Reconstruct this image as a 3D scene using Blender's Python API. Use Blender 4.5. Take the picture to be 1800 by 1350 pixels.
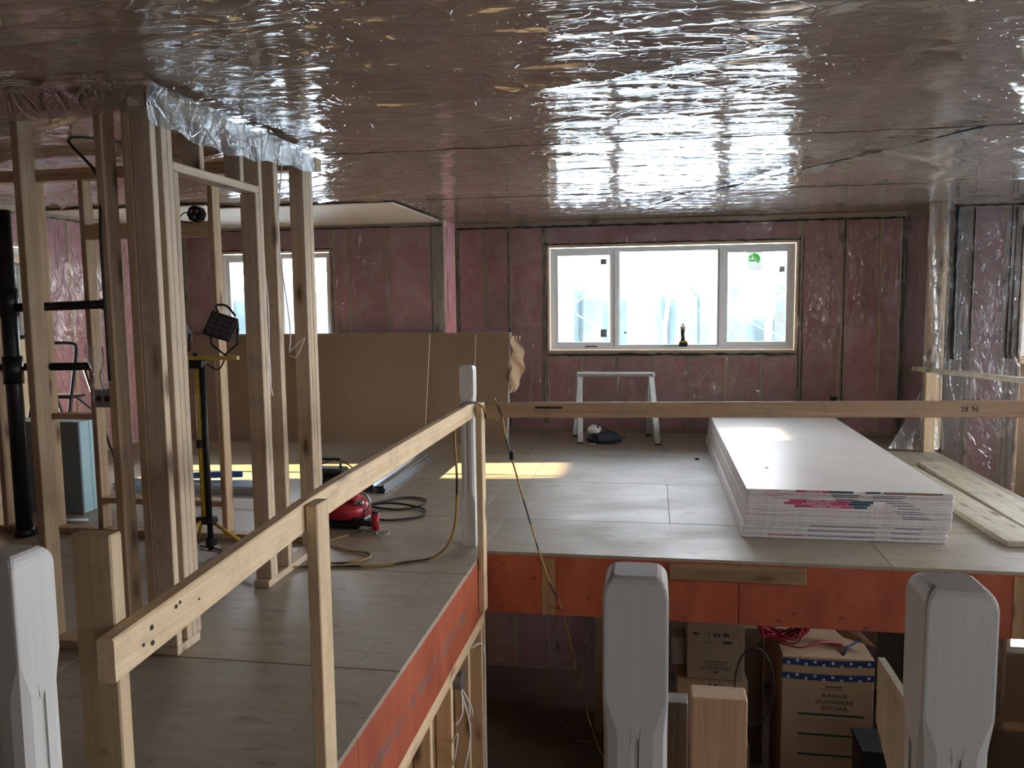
import bpy, math, random
import numpy as np
from mathutils import Vector, Matrix
random.seed(7); RNG = np.random.RandomState(11)
for o in list(bpy.data.objects): bpy.data.objects.remove(o)
SC = bpy.context.scene; COL = SC.collection; PI = math.pi

# ------------------------------------------------------------------ camera
cam = bpy.data.cameras.new('camera'); cam.sensor_width = 36.0; cam.lens = 28.8; cam.clip_start = 0.05; cam.clip_end = 400
co = bpy.data.objects.new('camera', cam); COL.objects.link(co)
co.matrix_world = Matrix(((0.985559, -0.004665, 0.169266, 0), (0.168894, 0.098749, -0.980675, 0), (-0.012140, 0.995101, 0.098110, 1.505), (0, 0, 0, 1)))
SC.camera = co
SC.view_settings.view_transform = 'Standard'; SC.view_settings.look = 'None'; SC.view_settings.gamma = 1
SC.view_settings.use_curve_mapping = False; SC.view_settings.exposure = 1.2
cy = SC.cycles; cy.use_denoising = True
try: cy.denoiser = 'OPENIMAGEDENOISE'; cy.denoising_input_passes = 'RGB_ALBEDO_NORMAL'
except Exception: pass
cy.max_bounces = 9; cy.diffuse_bounces = 5; cy.glossy_bounces = 4; cy.transparent_max_bounces = 14; cy.transmission_bounces = 4
cy.sample_clamp_indirect = 6.0; cy.caustics_reflective = False; cy.caustics_refractive = False

# ------------------------------------------------------------------ sky and sun
W = bpy.data.worlds.new('sky'); SC.world = W; W.use_nodes = True
wn = W.node_tree; wn.nodes.clear()
wo = wn.nodes.new('ShaderNodeOutputWorld'); wb = wn.nodes.new('ShaderNodeBackground'); wr = wn.nodes.new('ShaderNodeValToRGB')
wt = wn.nodes.new('ShaderNodeTexCoord'); wsx = wn.nodes.new('ShaderNodeSeparateXYZ')
wn.links.new(wt.outputs['Generated'], wsx.inputs[0]); wn.links.new(wsx.outputs[2], wr.inputs[0]); wn.links.new(wr.outputs[0], wb.inputs[0]); wn.links.new(wb.outputs[0], wo.inputs[0])
wr.color_ramp.elements[0].position = 0.0; wr.color_ramp.elements[0].color = (0.96, 0.97, 1.0, 1)
wr.color_ramp.elements[1].position = 0.7; wr.color_ramp.elements[1].color = (0.72, 0.84, 1.0, 1)
wb.inputs[1].default_value = 8.5
sl = bpy.data.lights.new('sun', 'SUN'); sl.energy = 38; sl.color = (1.0, 0.74, 0.40); sl.angle = math.radians(0.6)
so = bpy.data.objects.new('sun', sl); COL.objects.link(so)
so.rotation_euler = Vector((1.0, 0.14, -0.247)).to_track_quat('-Z', 'Y').to_euler()
def portal(loc, rot, sx, sy):            # guides sky light through a modelled window opening
    l = bpy.data.lights.new('window_portal', 'AREA'); l.shape = 'RECTANGLE'; l.size = sx; l.size_y = sy; l.cycles.is_portal = True
    o = bpy.data.objects.new('window_portal', l); COL.objects.link(o); o.location = loc; o.rotation_euler = rot

# ------------------------------------------------------------------ helpers
def tag(o, label=None, cat=None, group=None, kind=None):
    if label: o['label'] = label
    if cat: o['category'] = cat
    if group: o['group'] = group
    if kind: o['kind'] = kind
    return o
def thing(name, label, cat, loc=(0, 0, 0), rz=0, group=None):
    o = bpy.data.objects.new(name, None); COL.objects.link(o); o.location = loc; o.rotation_euler = (0, 0, rz); o.empty_display_size = .1
    return tag(o, label, cat, group)
def link(name, me, parent=None):
    o = bpy.data.objects.new(name, me); COL.objects.link(o)
    if parent: o.parent = parent
    return o
class MB:
    def __init__(s): s.v = []; s.f = []; s.m = []
    def add(s, v, f, mi=0):
        n = len(s.v); s.v += [tuple(p) for p in v]; s.f += [tuple(i + n for i in q) for q in f]; s.m += [mi] * len(f); return s
    def box(s, x0, x1, y0, y1, z0, z1, b=0.0, M=None, mi=0):
        if b <= 0:
            v = [(x, y, z) for x in (x0, x1) for y in (y0, y1) for z in (z0, z1)]
            f = [(0, 1, 3, 2), (4, 6, 7, 5), (0, 4, 5, 1), (2, 3, 7, 6), (0, 2, 6, 4), (1, 5, 7, 3)]
        else:
            hx, hy, hz = (x1 - x0) / 2, (y1 - y0) / 2, (z1 - z0) / 2; cx, cy_, cz = (x0 + x1) / 2, (y0 + y1) / 2, (z0 + z1) / 2
            b = min(b, hx * .9, hy * .9, hz * .9); v = []; idx = {}
            for sx in (-1, 1):
                for sy in (-1, 1):
                    for sz in (-1, 1):
                        for a in range(3):
                            q = [hx - b, hy - b, hz - b]; q[a] = (hx, hy, hz)[a]
                            idx[(sx, sy, sz, a)] = len(v); v.append((cx + sx * q[0], cy_ + sy * q[1], cz + sz * q[2]))
            f = []
            g = lambda *k: idx[k]
            for a in range(3):
                for sg in (-1, 1):
                    cs = []
                    for (p, q) in ((-1, -1), (1, -1), (1, 1), (-1, 1)):
                        k = [0, 0, 0]; k[a] = sg; k[(a + 1) % 3] = p; k[(a + 2) % 3] = q; cs.append(g(k[0], k[1], k[2], a))
                    f.append(tuple(cs if sg > 0 else cs[::-1]))
            for a in range(3):
                b1, c1 = (a + 1) % 3, (a + 2) % 3
                for p in (-1, 1):
                    for q in (-1, 1):
                        k0 = [0, 0, 0]; k0[a] = -1; k0[b1] = p; k0[c1] = q; k1 = list(k0); k1[a] = 1
                        fc = (g(*k0, b1), g(*k1, b1), g(*k1, c1), g(*k0, c1)); f.append(fc if p * q < 0 else fc[::-1])
            for sx in (-1, 1):
                for sy in (-1, 1):
                    for sz in (-1, 1):
                        t = tuple(g(sx, sy, sz, a) for a in range(3)); f.append(t if sx * sy * sz > 0 else t[::-1])
        if M is not None: v = [M @ Vector(p) for p in v]
        return s.add(v, f, mi)
    def tube(s, pts, r, n=8, closed=False, mi=0, caps=True, rs=None):
        pts = [Vector(p) for p in pts]; N = len(pts); v = []; up = None
        for i, p in enumerate(pts):
            a = pts[(i - 1) % N] if (closed or i > 0) else p; b = pts[(i + 1) % N] if (closed or i < N - 1) else p
            t = (b - a).normalized() if (b - a).length > 1e-9 else Vector((0, 0, 1))
            if up is None: up = Vector((0, 0, 1)) if abs(t.z) < .9 else Vector((1, 0, 0))
            u = t.cross(up);  u = u.normalized() if u.length > 1e-6 else t.orthogonal().normalized()
            w = u.cross(t).normalized(); up = w; rr = rs[i] if rs else r
            for k in range(n):
                q = 2 * PI * k / n; v.append(p + u * (math.cos(q) * rr) + w * (math.sin(q) * rr))
        f = []
        for i in range(N if closed else N - 1):
            j = (i + 1) % N
            for k in range(n): f.append((i * n + k, i * n + (k + 1) % n, j * n + (k + 1) % n, j * n + k))
        if caps and not closed: f.append(tuple(range(n))[::-1]); f.append(tuple((N - 1) * n + k for k in range(n)))
        return s.add(v, f, mi)
    def cyl(s, p0, p1, r, n=16, r1=None): return s.tube([p0, p1], r, n, rs=[r, r if r1 is None else r1])
    def sweep(s, prof, p0, p1):          # 2d profile [(a,b)] swept in z between p0 and p1 offsets
        n = len(prof); v = [(p0[0] + a, p0[1] + b, p0[2]) for a, b in prof] + [(p1[0] + a, p1[1] + b, p1[2]) for a, b in prof]
        return s.add(v, [(i, (i + 1) % n, n + (i + 1) % n, n + i) for i in range(n)] + [tuple(range(n))[::-1], tuple(range(n, 2 * n))])
    def mesh(s, name, mats, smooth=False):
        me = bpy.data.meshes.new(name); me.from_pydata(s.v, [], s.f)
        for m in (mats if isinstance(mats, (list, tuple)) else [mats]): me.materials.append(m)
        if any(s.m): me.polygons.foreach_set('material_index', s.m)
        if smooth: me.polygons.foreach_set('use_smooth', [True] * len(me.polygons))
        me.update(); return me
    def build(s, name, mat, parent=None, smooth=False): return link(name, s.mesh(name, mat, smooth), parent)
def box(name, X, Y, Z, mat, parent=None, b=0.0): return MB().box(X[0], X[1], Y[0], Y[1], Z[0], Z[1], b).build(name, mat, parent)
def tube(name, pts, r, mat, parent=None, n=8, closed=False): return MB().tube(pts, r, n, closed).build(name, mat, parent, True)
def smoothpts(P, k=6, closed=False):
    P = [Vector(p) for p in P]; N = len(P); out = []
    for i in range(N if closed else N - 1):
        g = (lambda j: P[j % N]) if closed else (lambda j: P[max(0, min(N - 1, j))])
        a, b, c, d = g(i - 1), g(i), g(i + 1), g(i + 2)
        for q in range(k):
            t = q / k; out.append(.5 * ((2 * b) + (c - a) * t + (2 * a - 5 * b + 4 * c - d) * t * t + (3 * b - a - 3 * c + d) * t ** 3))
    if not closed: out.append(P[-1])
    return out
_lum = {}
def lumber(name, X, Y, Z, mat, parent=None, b=.0035, pre=Matrix.Identity(4)):
    """a straight board: mesh along its own z with eased edges, so the grain follows its length"""
    d = (X[1] - X[0], Y[1] - Y[0], Z[1] - Z[0]); a = max(range(3), key=lambda i: d[i])
    if a == 2: w, h, L, R = d[0], d[1], d[2], Matrix.Identity(3)
    elif a == 0: w, h, L, R = d[2], d[1], d[0], Matrix(((0, 0, 1), (0, 1, 0), (-1, 0, 0)))
    else: w, h, L, R = d[0], d[2], d[1], Matrix(((1, 0, 0), (0, 0, 1), (0, -1, 0)))
    key = (round(w, 4), round(h, 4), round(L, 3), mat.name)
    if key not in _lum: _lum[key] = MB().box(-w / 2, w / 2, -h / 2, h / 2, -L / 2, L / 2, min(b, w * .2, h * .2)).mesh('lumber', mat)
    o = link(name, _lum[key], parent)
    o.matrix_local = pre @ Matrix.Translation(((X[0] + X[1]) / 2, (Y[0] + Y[1]) / 2, (Z[0] + Z[1]) / 2)) @ R.to_4x4()
    return o
def grid(name, nu, nv, fn, mat, parent=None, smooth=True):
    v = [fn(i / nu, j / nv) for j in range(nv + 1) for i in range(nu + 1)]
    f = [(j * (nu + 1) + i, j * (nu + 1) + i + 1, (j + 1) * (nu + 1) + i + 1, (j + 1) * (nu + 1) + i) for j in range(nv) for i in range(nu)]
    return MB().add(v, f).build(name, mat, parent, smooth)
def text(name, s, size, loc, rot, mat, parent=None, ext=.0006, align='CENTER', sx=1.0):
    cu = bpy.data.curves.new(name, 'FONT'); cu.body = s; cu.size = size; cu.extrude = ext; cu.align_x = align; cu.align_y = 'CENTER'; cu.resolution_u = 2
    cu.materials.append(mat); tmp = bpy.data.objects.new(name, cu); COL.objects.link(tmp); bpy.context.view_layer.update()
    me = bpy.data.meshes.new_from_object(tmp.evaluated_get(bpy.context.evaluated_depsgraph_get())); bpy.data.objects.remove(tmp)
    if not me.materials: me.materials.append(mat)
    o = link(name, me, parent); o['kind'] = 'stuff'; o.location = loc; o.rotation_euler = rot; o.scale = (sx, 1, 1); return o
_lat = RNG.rand(256, 256)
def vn(x, y, s=0):
    x = x + s * 17.31; y = y + s * 9.77; xi = np.floor(x).astype(int); yi = np.floor(y).astype(int); fx = x - xi; fy = y - yi
    fx = fx * fx * (3 - 2 * fx); fy = fy * fy * (3 - 2 * fy); L = lambda a, b: _lat[a % 256, b % 256]
    return (L(xi, yi) * (1 - fx) + L(xi + 1, yi) * fx) * (1 - fy) + (L(xi, yi + 1) * (1 - fx) + L(xi + 1, yi + 1) * fx) * fy
def rid(x, y, s=0, p=3): return (1 - np.abs(2 * vn(x, y, s) - 1)) ** p

# ------------------------------------------------------------------ materials
def NM(name):
    m = bpy.data.materials.new(name); m.use_nodes = True; t = m.node_tree; t.nodes.clear()
    o = t.nodes.new('ShaderNodeOutputMaterial'); b = t.nodes.new('ShaderNodeBsdfPrincipled'); t.links.new(b.outputs[0], o.inputs[0])
    return m, t, b, o
def nd(t, ty, **kw):
    n = t.nodes.new('ShaderNode' + ty)
    for k, v in kw.items():
        if k.startswith('i_'):
            key = k[2:]; key = int(key) if key.isdigit() else key; n.inputs[key].default_value = v
        else: setattr(n, k, v)
    return n
def mapping(t, scale, coord='Object', geo=False, rnd=False, rot=(0, 0, 0)):
    mp = nd(t, 'Mapping'); mp.inputs['Scale'].default_value = scale; mp.inputs['Rotation'].default_value = rot
    src = nd(t, 'NewGeometry').outputs['Position'] if geo else nd(t, 'TexCoord').outputs[coord]
    if rnd:
        oi = nd(t, 'ObjectInfo'); ml = nd(t, 'Math', operation='MULTIPLY', i_1=37.0); t.links.new(oi.outputs['Random'], ml.inputs[0])
        cb = nd(t, 'CombineXYZ'); t.links.new(ml.outputs[0], cb.inputs[2]); t.links.new(ml.outputs[0], cb.inputs[0])
        ad = nd(t, 'VectorMath', operation='ADD'); t.links.new(src, ad.inputs[0]); t.links.new(cb.outputs[0], ad.inputs[1]); src = ad.outputs[0]
    t.links.new(src, mp.inputs[0]); return mp.outputs[0]
def noise(t, vec, sc, det=4, rough=.55, dist=0.0):
    n = nd(t, 'TexNoise'); n.inputs['Scale'].default_value = sc; n.inputs['Detail'].default_value = det; n.inputs['Roughness'].default_value = rough; n.inputs['Distortion'].default_value = dist
    t.links.new(vec, n.inputs['Vector']); return n.outputs[0]
def ramp(t, fac, stops):
    r = nd(t, 'ValToRGB'); e = r.color_ramp.elements
    while len(e) < len(stops): e.new(.5)
    for k, (p, c) in enumerate(stops): e[k].position = p; e[k].color = tuple(c) + (1,) if len(c) == 3 else c
    t.links.new(fac, r.inputs[0]); return r.outputs[0]
def mix(t, fac, a, b, mode='MIX'):
    m = nd(t, 'Mix', data_type='RGBA', blend_type=mode)
    for k, v in ((0, fac), (6, a), (7, b)):
        if isinstance(v, (int, float)): m.inputs[k].default_value = v
        elif isinstance(v, tuple): m.inputs[k].default_value = v + (1,)
        else: t.links.new(v, m.inputs[k])
    return m.outputs[2]
def bump(t, b, h, strength, dist=.01):
    n = nd(t, 'Bump'); n.inputs['Strength'].default_value = strength; n.inputs['Distance'].default_value = dist; t.links.new(h, n.inputs['Height'])
    t.links.new(n.outputs[0], b.inputs['Normal']); return n
def plain(name, col, rough=.6, metal=0.0, var=.12, sc=30, bmp=.0, spec=.4):
    m, t, b, o = NM(name); v = mapping(t, (1, 1, 1)); n = noise(t, v, sc)
    c = ramp(t, n, [(.3, tuple(x * (1 - var) for x in col)), (.7, tuple(min(1, x * (1 + var)) for x in col))])
    t.links.new(c, b.inputs['Base Color']); b.inputs['Roughness'].default_value = rough; b.inputs['Metallic'].default_value = metal; b.inputs['Specular IOR Level'].default_value = spec
    if bmp: bump(t, b, n, bmp)
    return m
def wood(name, light, dark, rough=.6, knots=True, dirt=.0, gs=1.0, darkknot=(.10, .05, .025), fine=1.0):
    m, t, b, o = NM(name)
    v = mapping(t, (22 * gs, 22 * gs, .9), rnd=True); n = noise(t, v, 1.6, 5, .6, .6)
    c = ramp(t, n, [(.28, dark), (.5, tuple((x + y) / 2 for x, y in zip(light, dark))), (.72, light)])
    vf = mapping(t, (160, 160, 2.5), rnd=True); fn = noise(t, vf, 1.0, 2); c = mix(t, ramp(t, fn, [(.35, (.25 * fine,) * 3), (.6, (0, 0, 0))]), c, tuple(x * .55 for x in dark))
    oi = nd(t, 'ObjectInfo'); hs = nd(t, 'HueSaturation'); mr = nd(t, 'MapRange'); mr.inputs[3].default_value = .82; mr.inputs[4].default_value = 1.14
    t.links.new(oi.outputs['Random'], mr.inputs[0]); t.links.new(mr.outputs[0], hs.inputs['Value']); t.links.new(c, hs.inputs['Color']); c = hs.outputs[0]
    if knots:
        kv = mapping(t, (9, 9, 3.2), rnd=True); vo = nd(t, 'TexVoronoi'); vo.inputs['Scale'].default_value = .8; t.links.new(kv, vo.inputs['Vector'])
        kc = ramp(t, vo.outputs['Distance'], [(.09, (.85, .85, .85)), (.17, (.30, .30, .30)), (.27, (0, 0, 0))]); c = mix(t, kc, c, darkknot)
    if dirt:
        dv = mapping(t, (1, 1, 1), rnd=True); dn = noise(t, dv, 9, 5, .7); c = mix(t, ramp(t, dn, [(.5, (0, 0, 0)), (.75, (dirt,) * 3)]), c, (.16, .15, .14))
    t.links.new(c, b.inputs['Base Color']); b.inputs['Roughness'].default_value = rough; b.inputs['Specular IOR Level'].default_value = .3
    bump(t, b, fn, .18, .002); return m
M = {}
M['stud'] = wood('spruce_stud', (.66, .49, .31), (.46, .31, .18), dirt=.3)
M['greystud'] = wood('weathered_spruce', (.70, .56, .40), (.50, .37, .25), dirt=.4)
M['wallstud'] = wood('wall_spruce', (.80, .58, .36), (.66, .45, .26), knots=True)
M['rail'] = wood('rail_spruce', (.80, .62, .40), (.66, .48, .28), dirt=.35)
M['railbrown'] = wood('brown_rail_spruce', (.56, .39, .25), (.42, .27, .16), dirt=.35)
M['plank'] = wood('scaffold_plank', (.58, .52, .38), (.38, .33, .23), dirt=.6)
M['knotty'] = wood('knotty_board', (.42, .27, .13), (.16, .09, .05), dirt=.5)
M['oak'] = wood('pale_post', (.62, .42, .25), (.50, .33, .20), dirt=.2)
M['darkpost'] = wood('grey_weathered_post', (.20, .19, .16), (.12, .11, .09), dirt=.5)
M['newel'] = wood('primed_white_newel', (.68, .665, .63), (.62, .60, .57), rough=.45, knots=False, gs=.6, fine=.35)
def m_plywood():
    m, t, b, o = NM('plywood_subfloor')
    v = mapping(t, (1.6, 9, 1), geo=True); n = noise(t, v, 1.3, 7, .68, 1.6)
    c = ramp(t, n, [(.25, (.24, .19, .13)), (.5, (.31, .255, .178)), (.75, (.37, .31, .22))])
    v2 = mapping(t, (1, 1.5, 1), geo=True); n2 = noise(t, v2, 1.1, 6, .65, .4); c = mix(t, ramp(t, n2, [(.35, (0, 0, 0)), (.7, (.55,) * 3)]), c, (.33, .31, .265))
    v3 = mapping(t, (2.2, 6, 1), geo=True); n3 = noise(t, v3, 2.6, 3, .6); c = mix(t, ramp(t, n3, [(.60, (0, 0, 0)), (.74, (.8,) * 3)]), c, (.12, .10, .08))
    oi = nd(t, 'ObjectInfo'); hs = nd(t, 'HueSaturation'); mr = nd(t, 'MapRange'); mr.inputs[3].default_value = .88; mr.inputs[4].default_value = 1.1
    t.links.new(oi.outputs['Random'], mr.inputs[0]); t.links.new(mr.outputs[0], hs.inputs['Value']); t.links.new(c, hs.inputs['Color'])
    t.links.new(hs.outputs[0], b.inputs['Base Color']); r = ramp(t, n2, [(.3, (.62,) * 3), (.7, (.42,) * 3)]); t.links.new(r, b.inputs['Roughness']); bump(t, b, n, .25, .004); return m
M['ply'] = m_plywood()
M['plyedge'] = wood('plywood_edge', (.50, .40, .28), (.30, .22, .15), knots=False, dirt=.6)
def m_lvl():
    m, t, b, o = NM('orange_sealed_rim'); v = mapping(t, (3, 3, 1.2), geo=True); n = noise(t, v, 2.0, 5, .6)
    c = ramp(t, n, [(.3, (.27, .052, .022)), (.6, (.38, .09, .038)), (.8, (.46, .135, .062))])
    vo = nd(t, 'TexVoronoi'); vo.inputs['Scale'].default_value = 1.0; t.links.new(mapping(t, (5, 5, 7), geo=True), vo.inputs['Vector'])
    c = mix(t, ramp(t, vo.outputs['Distance'], [(.06, (.7,) * 3), (.12, (0, 0, 0))]), c, (.10, .03, .02))
    t.links.new(c, b.inputs['Base Color']); b.inputs['Roughness'].default_value = .5; bump(t, b, n, .2); return m
M['lvl'] = m_lvl()
def m_pink():
    m, t, b, o = NM('pink_glass_wool'); v = mapping(t, (1, 1, 1), geo=True); n = noise(t, v, 3.2, 8, .68, .5)
    c = ramp(t, n, [(.3, (.68, .24, .26)), (.5, (.82, .36, .37)), (.72, (.90, .50, .49))])
    n2 = noise(t, v, 22, 5, .7); c = mix(t, ramp(t, n2, [(.45, (0, 0, 0)), (.75, (.3,) * 3)]), c, (.78, .50, .48))
    oi = nd(t, 'ObjectInfo'); hs = nd(t, 'HueSaturation'); mr = nd(t, 'MapRange'); mr.inputs[3].default_value = .85; mr.inputs[4].default_value = 1.1
    t.links.new(oi.outputs['Random'], mr.inputs[0]); t.links.new(mr.outputs[0], hs.inputs['Value']); t.links.new(c, hs.inputs['Color'])
    t.links.new(hs.outputs[0], b.inputs['Base Color']); b.inputs['Roughness'].default_value = .95; b.inputs['Specular IOR Level'].default_value = .1; bump(t, b, n, .6, .03); return m
M['pink'] = m_pink()
def m_poly(name, haze, gloss, rough=.10, tint=(.93, .92, .90), bsc=14, bst=.5, crease=(1, 1, 1)):
    m, t, b, o = NM(name); t.nodes.remove(b)
    tr = nd(t, 'BsdfTransparent'); gl = nd(t, 'BsdfGlossy'); df = nd(t, 'BsdfDiffuse'); gl.inputs['Roughness'].default_value = rough; df.inputs[0].default_value = tint + (1,)
    v = mapping(t, crease, geo=True); n = noise(t, v, bsc, 4, .55, 1.5); bn = nd(t, 'Bump'); bn.inputs['Strength'].default_value = bst; bn.inputs['Distance'].default_value = .02; hh = n
    if bst:
        for (sc_, ro_, ns_, w_) in (((1, 1, .5), (0, .5, 0), 3.0, .02), ((1, 1, .6), (0, -.7, .3), 4.2, .016)):
            f = noise(t, mapping(t, sc_, geo=True, rot=ro_), ns_, 2, .5, 1.2); s1 = nd(t, 'Math', operation='SUBTRACT', i_1=.5); t.links.new(f, s1.inputs[0]); s2 = nd(t, 'Math', operation='ABSOLUTE'); t.links.new(s1.outputs[0], s2.inputs[0])
            mr = nd(t, 'MapRange', interpolation_type='SMOOTHSTEP'); mr.inputs[2].default_value = w_; mr.inputs[3].default_value = .35; mr.inputs[4].default_value = 0; t.links.new(s2.outputs[0], mr.inputs[0])
            ad = nd(t, 'Math', operation='ADD'); t.links.new(hh, ad.inputs[0]); t.links.new(mr.outputs[0], ad.inputs[1]); hh = ad.outputs[0]
    t.links.new(hh, bn.inputs['Height'])
    t.links.new(bn.outputs[0], gl.inputs['Normal'])
    fr = nd(t, 'Fresnel'); fr.inputs[0].default_value = 1.5; t.links.new(bn.outputs[0], fr.inputs['Normal'])
    ml = nd(t, 'Math', operation='MULTIPLY', i_1=gloss); ml.use_clamp = True; t.links.new(fr.outputs[0], ml.inputs[0])
    tl = nd(t, 'BsdfTranslucent'); tl.inputs[0].default_value = tint + (1,); mh = nd(t, 'MixShader'); mh.inputs[0].default_value = .45; t.links.new(df.outputs[0], mh.inputs[1]); t.links.new(tl.outputs[0], mh.inputs[2])
    m1 = nd(t, 'MixShader'); m1.inputs[0].default_value = haze; t.links.new(tr.outputs[0], m1.inputs[1]); t.links.new(mh.outputs[0], m1.inputs[2])
    m2 = nd(t, 'MixShader'); t.links.new(ml.outputs[0], m2.inputs[0]); t.links.new(m1.outputs[0], m2.inputs[1]); t.links.new(gl.outputs[0], m2.inputs[2]); t.links.new(m2.outputs[0], o.inputs[0]); return m
M['poly'] = m_poly('clear_poly_sheet', .15, 1.3, bst=.8, bsc=7, crease=(1, 1, .45))
M['polythick'] = m_poly('draped_poly_sheet', .22, 2.4, bst=.6, bsc=10)
M['polystrip'] = m_poly('milky_poly_strip', .34, 3.0, tint=(.72, .68, .63), bst=.35, bsc=8)
M['bag'] = m_poly('clear_plastic_bag', .15, 3.0, bst=.8, bsc=30)
M['polycrisp'] = m_poly('crinkled_poly_sheet', .20, 2.2, rough=.06, bst=1.0, bsc=9, crease=(1, 1, .6))
M['glass'] = m_poly('window_glass', .03, 1.4, rough=.02, bst=0.0)
def m_ceil():
    m, t, b, o = NM('ceiling_poly'); v = mapping(t, (1, 1, 1), geo=True)
    n = noise(t, v, .8, 4, .5); c = ramp(t, n, [(.35, (.34, .255, .185)), (.65, (.47, .375, .28))])
    st = nd(t, 'TexWave', wave_type='BANDS', bands_direction='X'); st.inputs['Scale'].default_value = .82; st.inputs['Distortion'].default_value = .4; st.inputs['Detail'].default_value = 1; t.links.new(v, st.inputs['Vector'])
    c = mix(t, ramp(t, st.outputs[1], [(.86, (0, 0, 0)), (.93, (.45,) * 3)]), c, (.50, .40, .30))
    n2 = noise(t, v, .55, 2); c = mix(t, ramp(t, n2, [(.5, (0, 0, 0)), (.62, (.4,) * 3)]), c, (.50, .33, .26))
    t.links.new(c, b.inputs['Base Color']); b.inputs['Roughness'].default_value = .07; b.inputs['Specular IOR Level'].default_value = .6; b.inputs['Coat Weight'].default_value = .35; b.inputs['Coat Roughness'].default_value = .04
    hs_ = []
    for (sc, rot, nsc, w, amp) in (((.7, 2.6, 1), .12, 1.5, .016, .5), ((.8, 2.4, 1), .9, 1.9, .010, .3), ((.8, 2.2, 1), -.7, 2.1, .010, .3), ((1.6, 4.6, 1), .2, 2.6, .014, .2)):
        f = noise(t, mapping(t, sc, geo=True, rot=(0, 0, rot)), nsc, 2, .5, 1.0)
        s1 = nd(t, 'Math', operation='SUBTRACT', i_1=.5); t.links.new(f, s1.inputs[0]); s2 = nd(t, 'Math', operation='ABSOLUTE'); t.links.new(s1.outputs[0], s2.inputs[0])
        mr = nd(t, 'MapRange', interpolation_type='SMOOTHSTEP'); mr.inputs[2].default_value = w; mr.inputs[3].default_value = amp; mr.inputs[4].default_value = 0; t.links.new(s2.outputs[0], mr.inputs[0]); hs_.append(mr.outputs[0])
    fine = noise(t, mapping(t, (1, 1, 1), geo=True), 4.0, 2, .5); mu = nd(t, 'Math', operation='MULTIPLY', i_1=.9); t.links.new(fine, mu.inputs[0]); h = mu.outputs[0]
    for q in hs_:
        ad = nd(t, 'Math', operation='ADD'); t.links.new(h, ad.inputs[0]); t.links.new(q, ad.inputs[1]); h = ad.outputs[0]
    bn = bump(t, b, h, 1.0, .0042); t.links.new(bn.outputs[0], b.inputs['Coat Normal']); return m
M['ceil'] = m_ceil()
M['gyp'] = plain('gypsum_white', (.84, .78, .66), .7, var=.04, sc=3)
M['gypface'] = plain('gypsum_face_paper', (.70, .67, .62), .38, var=.05, sc=2.5, spec=.5)
M['gypedge'] = plain('gypsum_edge', (.60, .56, .54), .8, var=.12, sc=60)
M['gypback'] = plain('brown_back_paper', (.185, .122, .075), .75, var=.06, sc=1.4)
M['gypcore'] = plain('gypsum_core', (.78, .76, .72), .9)
M['tapered'] = plain('magenta_print', (.42, .04, .12), .6)
M['navyprint'] = plain('navy_print', (.03, .06, .10), .6)
M['whiteprint'] = plain('white_print', (.78, .72, .72), .6)
M['vinyl'] = plain('white_vinyl', (.86, .89, .88), .35, var=.02)
M['black'] = plain('black_plastic', (.012, .012, .013), .45)
M['abs'] = plain('black_abs_pipe', (.010, .010, .012), .35)
M['rubber'] = plain('dark_rubber', (.02, .018, .016), .6)
M['seal'] = plain('black_sealant', (.018, .020, .022), .4, bmp=.5)
M['galv'] = plain('galvanised_steel', (.55, .60, .65), .32, .9, var=.15, sc=40)
M['galvdark'] = plain('dull_steel', (.30, .32, .33), .45, .8, sc=30)
M['alum'] = plain('painted_trestle_grey', (.55, .58, .56), .5, .2)
M['yellow'] = plain('yellow_enamel', (.62, .44, .06), .4)
M['lampglass'] = plain('lamp_glass', (.10, .10, .10), .15)
M['red'] = plain('red_enamel', (.38, .02, .03), .35)
M['blue'] = plain('pale_blue_foam', (.40, .62, .68), .7, var=.04, sc=5)
M['blueshade'] = plain('shaded_blue_foam', (.17, .21, .22), .7, var=.05, sc=5)  # shaded copy of the pale blue foam
M['bluetool'] = plain('blue_tool', (.04, .10, .32), .5)
M['card'] = plain('cardboard', (.34, .215, .125), .85, var=.06, sc=4)
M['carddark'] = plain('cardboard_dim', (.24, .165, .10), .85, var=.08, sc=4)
M['cardwhite'] = plain('pale_carton', (.36, .31, .29), .8, var=.05, sc=4)
M['greenprint'] = plain('green_print', (.008, .035, .016), .8)
M['darkprint'] = plain('dark_print', (.035, .03, .025), .8)
M['navytape'] = plain('navy_tape', (.02, .035, .10), .35)
M['concrete'] = plain('basement_slab', (.13, .085, .055), .8, var=.2, sc=2)
M['osb'] = wood('osb_backing', (.40, .25, .12), (.26, .15, .07), knots=True)
M['sheath'] = plain('wall_sheathing', (.30, .22, .14), .9)
M['wire'] = plain('white_cable', (.70, .68, .64), .5)
M['navycloth'] = plain('navy_bag_cloth', (.05, .07, .09), .8)
M['offwhite'] = plain('white_cloth', (.66, .64, .60), .8)
M['brownpaper'] = plain('torn_wrap_paper', (.50, .36, .22), .8, bmp=.4)
M['pex'] = plain('red_tubing', (.34, .02, .04), .35)
def m_trans(name, col):
    m, t, b, o = NM(name); t.nodes.remove(b); a = nd(t, 'BsdfDiffuse'); c = nd(t, 'BsdfTranslucent'); x = nd(t, 'MixShader'); a.inputs[0].default_value = c.inputs[0].default_value = col + (1,); x.inputs[0].default_value = .5
    t.links.new(a.outputs[0], x.inputs[1]); t.links.new(c.outputs[0], x.inputs[2]); t.links.new(x.outputs[0], o.inputs[0]); return m
M['snow'] = plain('frosted_ground', (.36, .45, .54), .9, var=.05, sc=.4)
M['bark'] = plain('birch_bark', (.20, .22, .22), .9, var=.3, sc=6)
M['forest'] = plain('frosted_forest', (.075, .115, .12), .9, var=.35, sc=.7)
M['green'] = m_trans('green_sticker', (.12, .62, .10))
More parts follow.
